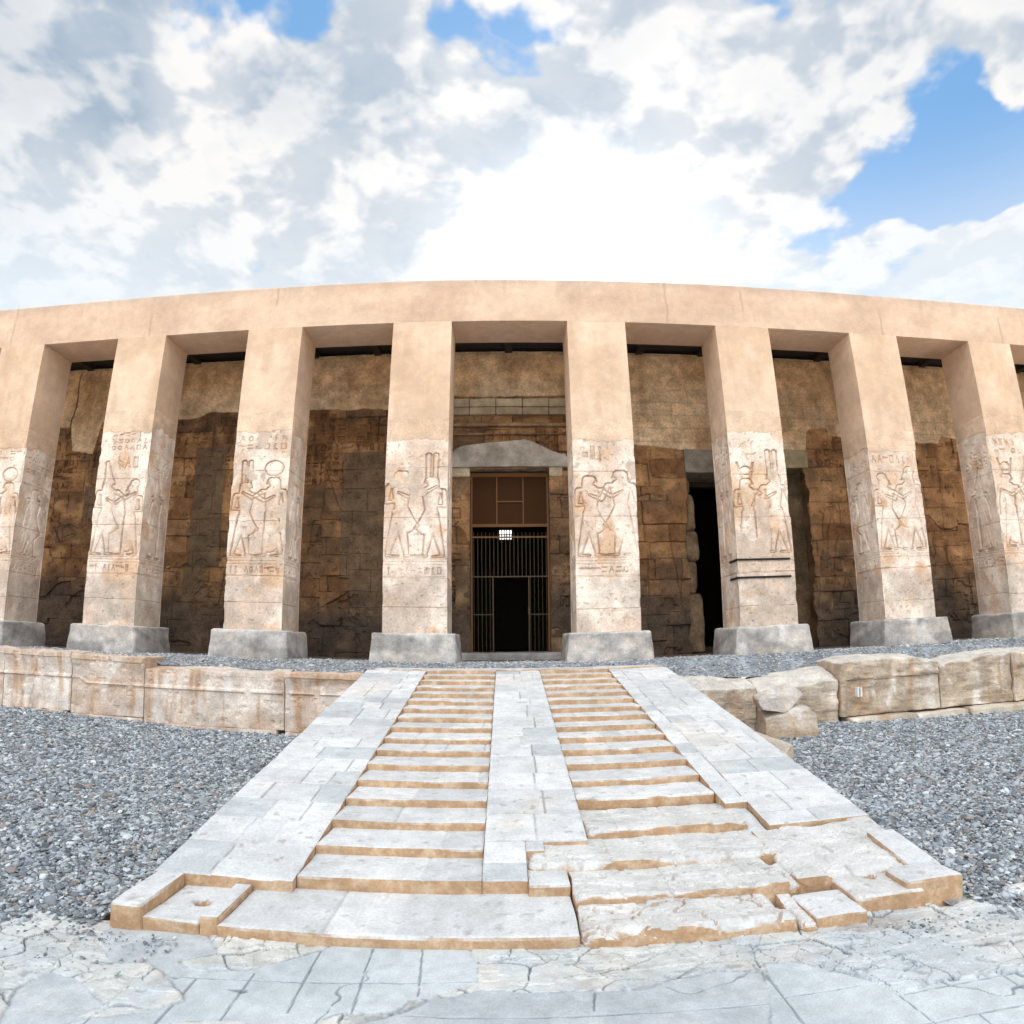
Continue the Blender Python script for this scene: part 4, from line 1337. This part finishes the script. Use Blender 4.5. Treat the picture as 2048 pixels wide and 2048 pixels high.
# sheets between the openings, each cut to its own edges
def wall_sheet(x0, x1, z0, z1, wobl=False, wobr=False, res=.024):
    xs = np.linspace(x0, x1, max(2, int((x1 - x0) / res)))
    zs = np.linspace(z0, z1, max(2, int((z1 - z0) / res)))
    X, Z = np.meshgrid(xs, zs, indexing='ij')
    f = (X - x0) / (x1 - x0)
    n = .16 * fbm(Z * 1.4, Z * 0, x1, 951, 5) + .05 * fbm(Z * 6, Z * 0, x1, 953, 3)
    if wobr:
        X = X + sst(.6, 1, f) * n
    if wobl:
        X = X + sst(.4, 0, f) * n
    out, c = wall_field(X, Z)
    return np.stack([X, YW - out, Z], -1), c, grid_faces(len(xs), len(zs))


def join_sheets(name, sheets, mat):
    V, F, Cc, b = [], [], [], 0
    for s, c, f in sheets:
        V.append(s.reshape(-1, 3))
        Cc.append(c.reshape(-1, 3))
        F.append(f + b)
        b += s.shape[0] * s.shape[1]
    V = np.concatenate(V) - np.array(wall.location)
    return mesh_obj(name, V, F, mat, wall, np.concatenate(Cc))


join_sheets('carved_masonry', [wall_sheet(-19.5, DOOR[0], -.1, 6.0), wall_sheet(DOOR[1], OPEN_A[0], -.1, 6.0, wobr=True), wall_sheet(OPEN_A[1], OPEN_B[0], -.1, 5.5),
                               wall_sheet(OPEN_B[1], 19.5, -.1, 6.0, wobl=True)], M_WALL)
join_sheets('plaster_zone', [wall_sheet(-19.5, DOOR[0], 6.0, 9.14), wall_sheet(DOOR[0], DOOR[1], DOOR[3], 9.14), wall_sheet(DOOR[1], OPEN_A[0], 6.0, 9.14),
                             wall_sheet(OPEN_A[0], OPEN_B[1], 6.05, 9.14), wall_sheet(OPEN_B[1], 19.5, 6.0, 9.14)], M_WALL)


def wpart(name, lo, hi, seed, mat, lo_c, hi_c, parent=None, res=.05, rnd=.02, amp=.01, chip=1.0):
    v, f, nr = stone_box(lo, hi, res, rnd, amp, 2.6, seed, chip)
    c = lerp(lo_c, hi_c, sst(-.4, .4, fbm(v[:, 0] * 1.8, v[:, 2] * 1.8, v[:, 1], seed + 1, 5)))
    return mesh_obj(name, v - np.array(wall.location), f, mat, parent or wall, c)


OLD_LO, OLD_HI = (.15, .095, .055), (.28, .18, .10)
# ledge along the top, dark upper wall behind it
wpart('ledge', (-19.5, YW - .06, 9.10), (19.5, YW + .5, 9.18), 960, M_WALL, (.44, .34, .22), (.55, .44, .30), res=.12, rnd=.012, amp=.01)
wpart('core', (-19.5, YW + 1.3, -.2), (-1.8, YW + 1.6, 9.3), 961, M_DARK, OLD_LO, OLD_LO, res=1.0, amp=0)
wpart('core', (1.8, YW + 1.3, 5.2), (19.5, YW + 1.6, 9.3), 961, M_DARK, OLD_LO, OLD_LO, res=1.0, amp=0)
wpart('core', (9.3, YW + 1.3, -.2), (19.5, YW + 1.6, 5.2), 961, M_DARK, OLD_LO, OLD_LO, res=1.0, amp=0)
# reveals of the doorways
for lo, hi in (((DOOR[0] - .42, YW + .045, -.1), (DOOR[0], YW + 1.3, 5.45)), ((DOOR[1], YW + .045, -.1), (DOOR[1] + .42, YW + 1.3, 5.45)),
               ((OPEN_A[1], YW + .04, -.1), (OPEN_B[0], YW + 1.3, 5.4)),
               ((OPEN_B[1] + .12, YW + .05, -.1), (OPEN_B[1] + .6, YW + 1.3, 5.6))):
    wpart('door_jamb', lo, hi, int(970 + lo[0]), M_WALL, OLD_LO, OLD_HI, res=.07, rnd=.03, amp=.02)
# rounded remains of a broken jamb in the dark opening
for k, (z0, z1, wdt) in enumerate(((.0, 1.75, .55), (1.74, 2.7, .38), (2.7, 3.6, .48), (3.6, 4.75, .42), (4.7, 5.1, .30))):
    wpart('jamb_drum', (5.05, YW + .12, z0), (5.10 + wdt, YW + 1.1, z1), 980 + k, M_WALL, (.17, .115, .07), (.28, .19, .115), res=.05, rnd=.14, amp=.035, chip=.5)
wpart('lintel', (5.22, YW - .06, 5.33), (7.4, YW + 1.2, 6.05), 985, M_CONCRETE, (.22, .19, .155), (.31, .27, .22), rnd=.03)
wpart('lintel', (7.43, YW - .05, 5.50), (9.32, YW + 1.2, 6.10), 986, M_CONCRETE, (.30, .24, .15), (.40, .32, .20), rnd=.03)
wpart('blocked_doorway', (7.3, YW + .62, -.1), (9.4, YW + 1.0, 5.6), 987, M_WALL, (.115, .08, .045), (.19, .13, .075), res=.05, amp=.03)
# cornice over the gate: two courses of new slabs over the carved architrave
for k in range(5):
    x0 = -1.95 + k * .78
    wpart('cornice_slab', (x0 + .006, YW - .20, 7.31), (x0 + .774, YW + .3, 7.56), 1000 + k, M_CONCRETE, (.42, .33, .22), (.52, .42, .29), rnd=.015, amp=.006)
    wpart('cornice_slab', (x0 + .006, YW - .13, 7.08), (x0 + .774, YW + .3, 7.304), 1010 + k, M_CONCRETE, (.38, .29, .19), (.47, .37, .25), rnd=.015, amp=.006)
wpart('torus_moulding', (-1.9, YW - .17, 6.70), (1.9, YW + .2, 6.80), 1020, M_WALL, (.24, .15, .085), (.34, .22, .125), rnd=.045, amp=.012)
wpart('torus_moulding', (-1.9, YW - .10, 6.46), (1.9, YW + .2, 6.50), 1021, M_WALL, (.22, .13, .075), (.30, .19, .11), rnd=.016, amp=.012)
# the grey broken lintel slab over the gate: an uneven gable outline with real thickness
ol = [(-1.72, 5.48), (-1.70, 5.86), (-1.55, 6.02), (-1.42, 6.10), (-.9, 6.18), (-.2, 6.24), (.25, 6.28), (.45, 6.31), (.62, 6.25), (.95, 6.10), (1.25, 5.95), (1.42, 5.88), (1.62, 5.86), (1.70, 5.72), (1.72, 5.47)]
oo = []
for (a, b) in zip(ol[:-1], ol[1:]):
    for q in np.linspace(0, 1, 5)[:-1]:
        oo.append((a[0] + (b[0] - a[0]) * q, a[1] + (b[1] - a[1]) * q))
oo.append(ol[-1])
oo = np.array(oo)
oo[1:-1, 1] += .02 * fbm(oo[1:-1, 0] * 6, oo[1:-1, 0] * 0, 0, 1031, 3)
nk = len(oo)
ring = []
for yy, ins in ((YW + .5, 0), (YW - .10, 0), (YW - .125, .02)):
    ring.append(np.stack([oo[:, 0] * (1 - ins / 1.7), np.full(nk, yy), oo[:, 1] - ins * sst(5.5, 6, oo[:, 1])], -1))
lower = np.stack([oo[:, 0] * .985, np.full(nk, YW - .125), np.full(nk, 5.475)], -1)
mids = [ring[2] * (1 - q) + lower * q for q in np.linspace(0, 1, 9)]
lays = ring[:2] + mids
lowb = lower.copy()
lowb[:, 1] = YW + .5
lays.append(lowb)
A = np.stack(lays, 0)
for k in range(2, 11):
    A[k, :, 1] += .012 * fbm(A[k, :, 0] * 3, A[k, :, 2] * 3, 0, 1033, 4)
cl = lerp((.36, .315, .26), (.50, .45, .38), sst(-.4, .4, fbm(A[..., 0] * 2.5, A[..., 2] * 2.5, 0, 1035, 5)))
mesh_obj('door_lintel', A.reshape(-1, 3) - np.array(wall.location), grid_faces(A.shape[0], nk, flip=False), M_CONCRETE, wall, cl.reshape(-1, 3))
wpart('lintel_pad', (-1.70, YW - .07, 5.20), (-1.135, YW + .6, 5.475), 1040, M_CONCRETE, (.46, .36, .24), (.56, .46, .33), rnd=.02)
wpart('lintel_pad', (1.135, YW - .07, 5.20), (1.52, YW + .6, 5.475), 1041, M_CONCRETE, (.46, .36, .24), (.56, .46, .33), rnd=.02)
wpart('threshold', (-1.75, YW - .75, -.2), (1.75, YW + 1.4, .19), 1042, M_CONCRETE, (.28, .27, .25), (.40, .38, .36), rnd=.08, amp=.03)
wpart('added_end_wall', (-20.4, -.0, -.1), (-19.5, YW + 1.5, 9.29), 1043, M_WALL, OLD_LO, OLD_HI, res=.4)  # unseen walls added to keep light out of the portico's open ends
wpart('added_end_wall', (19.5, -.0, -.1), (20.4, YW + 1.5, 9.29), 1044, M_WALL, OLD_LO, OLD_HI, res=.4)
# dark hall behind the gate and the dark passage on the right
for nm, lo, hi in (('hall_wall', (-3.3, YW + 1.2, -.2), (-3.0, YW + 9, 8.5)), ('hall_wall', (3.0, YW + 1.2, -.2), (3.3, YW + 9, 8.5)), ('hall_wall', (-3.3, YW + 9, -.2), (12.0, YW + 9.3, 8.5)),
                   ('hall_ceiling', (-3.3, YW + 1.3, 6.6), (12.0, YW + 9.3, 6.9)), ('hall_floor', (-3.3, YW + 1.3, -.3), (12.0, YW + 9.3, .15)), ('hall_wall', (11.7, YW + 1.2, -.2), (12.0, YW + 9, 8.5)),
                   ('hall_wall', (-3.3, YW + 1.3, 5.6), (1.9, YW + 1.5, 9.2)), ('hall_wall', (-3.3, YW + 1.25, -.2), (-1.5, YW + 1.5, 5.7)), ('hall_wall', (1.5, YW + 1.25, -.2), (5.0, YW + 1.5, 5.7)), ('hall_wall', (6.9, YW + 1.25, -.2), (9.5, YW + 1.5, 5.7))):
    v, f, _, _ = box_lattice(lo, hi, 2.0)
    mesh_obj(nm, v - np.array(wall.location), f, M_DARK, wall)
# the small lattice window high at the far end of the hall, daylight outside it
lm = bpy.data.materials.new('daylight_behind_lattice')
lm.use_nodes = True
nt = lm.node_tree
nt.nodes.clear()
em = nt.nodes.new('ShaderNodeEmission')
em.inputs[0].default_value = (.95, .97, 1, 1)
em.inputs[1].default_value = 1.4
ou = nt.nodes.new('ShaderNodeOutputMaterial')
nt.links.new(em.outputs[0], ou.inputs[0])
YL = YW + 8.9
kx = (YL + 15.033) / (YW + 15.033)
lx0, lx1 = -.159 + (-.300 + .159) * kx, -.159 + (.055 + .159) * kx
lz0, lz1 = .5 + (3.395 - .5) * kx, .5 + (3.645 - .5) * kx
V, F = [], []
cw = (lx1 - lx0) / 5
for k in range(5):
    for j in range(2):
        xa, xb = lx0 + k * cw + .025, lx0 + (k + 1) * cw - .025
        zm = (lz0 + lz1) / 2
        za, zb2 = (lz0, zm - .03) if j == 0 else (zm + .03, lz1)
        V += [(xa, YL - .03, za), (xb, YL - .03, za), (xb, YL - .03, zb2), (xa, YL - .03, zb2)]
        F.append([len(V) - 4, len(V) - 3, len(V) - 2, len(V) - 1])
v, f, _, _ = box_lattice((lx0 - .1, YL, lz0 - .1), (lx1 + .1, YL + .1, lz1 + .1), .5)
lw = mesh_obj('lattice_window', v - np.array(wall.location), f, M_DARK, wall)
mesh_obj('window_openings', np.array(V) - np.array(wall.location), np.array(F), lm, lw)

# ------------------------------------------------------------------ iron gate in the doorway
YGT = YW + .42
gate = empty('iron_gate', (0, YGT, .19), 'tall dark iron bar gate with brown mesh panels above, standing in the central doorway', 'gate')


def bars(name, boxes, mat, parent=None):
    V, F, b = [], [], 0
    for lo, hi in boxes:
        v, f, _, _ = box_lattice(lo, hi, 5.0)
        V.append(v)
        F.append(f + b)
        b += len(v)
    return mesh_obj(name, np.concatenate(V) - np.array(gate.location), np.concatenate(F), mat, parent or gate)


gx0, gx1 = -1.125, 1.125
bars('frame', [((gx0, YGT - .03, .195), (gx0 + .05, YGT + .03, 5.42)), ((gx1 - .05, YGT - .03, .195), (gx1, YGT + .03, 5.42)), ((gx0 + .05, YGT - .03, 5.30), (gx1 - .05, YGT + .03, 5.42))], M_MULLION)
bars('mesh_panel', [((gx0 + .05, YGT + .032, 3.86), (gx1 - .05, YGT + .05, 5.30))], M_BROWN)
bars('mullion', [((-.385, YGT - .022, 3.905), (-.35, YGT + .03, 5.30))], M_MULLION)
bars('mullion', [((.375, YGT - .022, 3.905), (.41, YGT + .03, 5.30))], M_MULLION)
bars('crossbar', [((-.35, YGT - .02, 4.545), (.375, YGT + .03, 4.58))], M_MULLION)
bars('rail', [((gx0 + .05, YGT - .025, 3.82), (gx1 - .05, YGT + .03, 3.905))], M_MULLION)
bars('rail', [((gx0 + .05, YGT - .02, 3.50), (gx1 - .05, YGT + .02, 3.55))], M_MULLION)
bars('rail', [((gx0 + .05, YGT - .02, 2.36), (gx1 - .05, YGT + .02, 2.395))], M_BAR)
bx = np.linspace(gx0 + .09, gx1 - .09, 19)
bars('upper_bars', [((x - .0065, YGT - .012, 2.395), (x + .0065, YGT + .002, 3.66)) for x in bx], M_BAR)
side = [x for x in bx if x < -.50 or x > .53]
for sgn in (-1, 1):
    bars('lower_bars', [((x - .006, YGT - .012, .2), (x + .006, YGT + .002, 2.36)) for x in side if x * sgn > 0], M_SLIM)
bars('door_post', [((-.505, YGT - .03, .2), (-.475, YGT + .02, 2.36))], M_BAR)
bars('door_post', [((.515, YGT - .03, .2), (.545, YGT + .02, 2.36))], M_BAR)
bars('latch', [((.50, YGT - .05, 1.30), (.56, YGT - .03, 1.48))], M_BAR)
bars('lower_rail', [((gx0 + .05, YGT - .02, 1.27), (-.505, YGT + .01, 1.295))], M_BAR)
bars('lower_rail', [((.545, YGT - .02, 1.27), (gx1 - .05, YGT + .01, 1.295))], M_BAR)
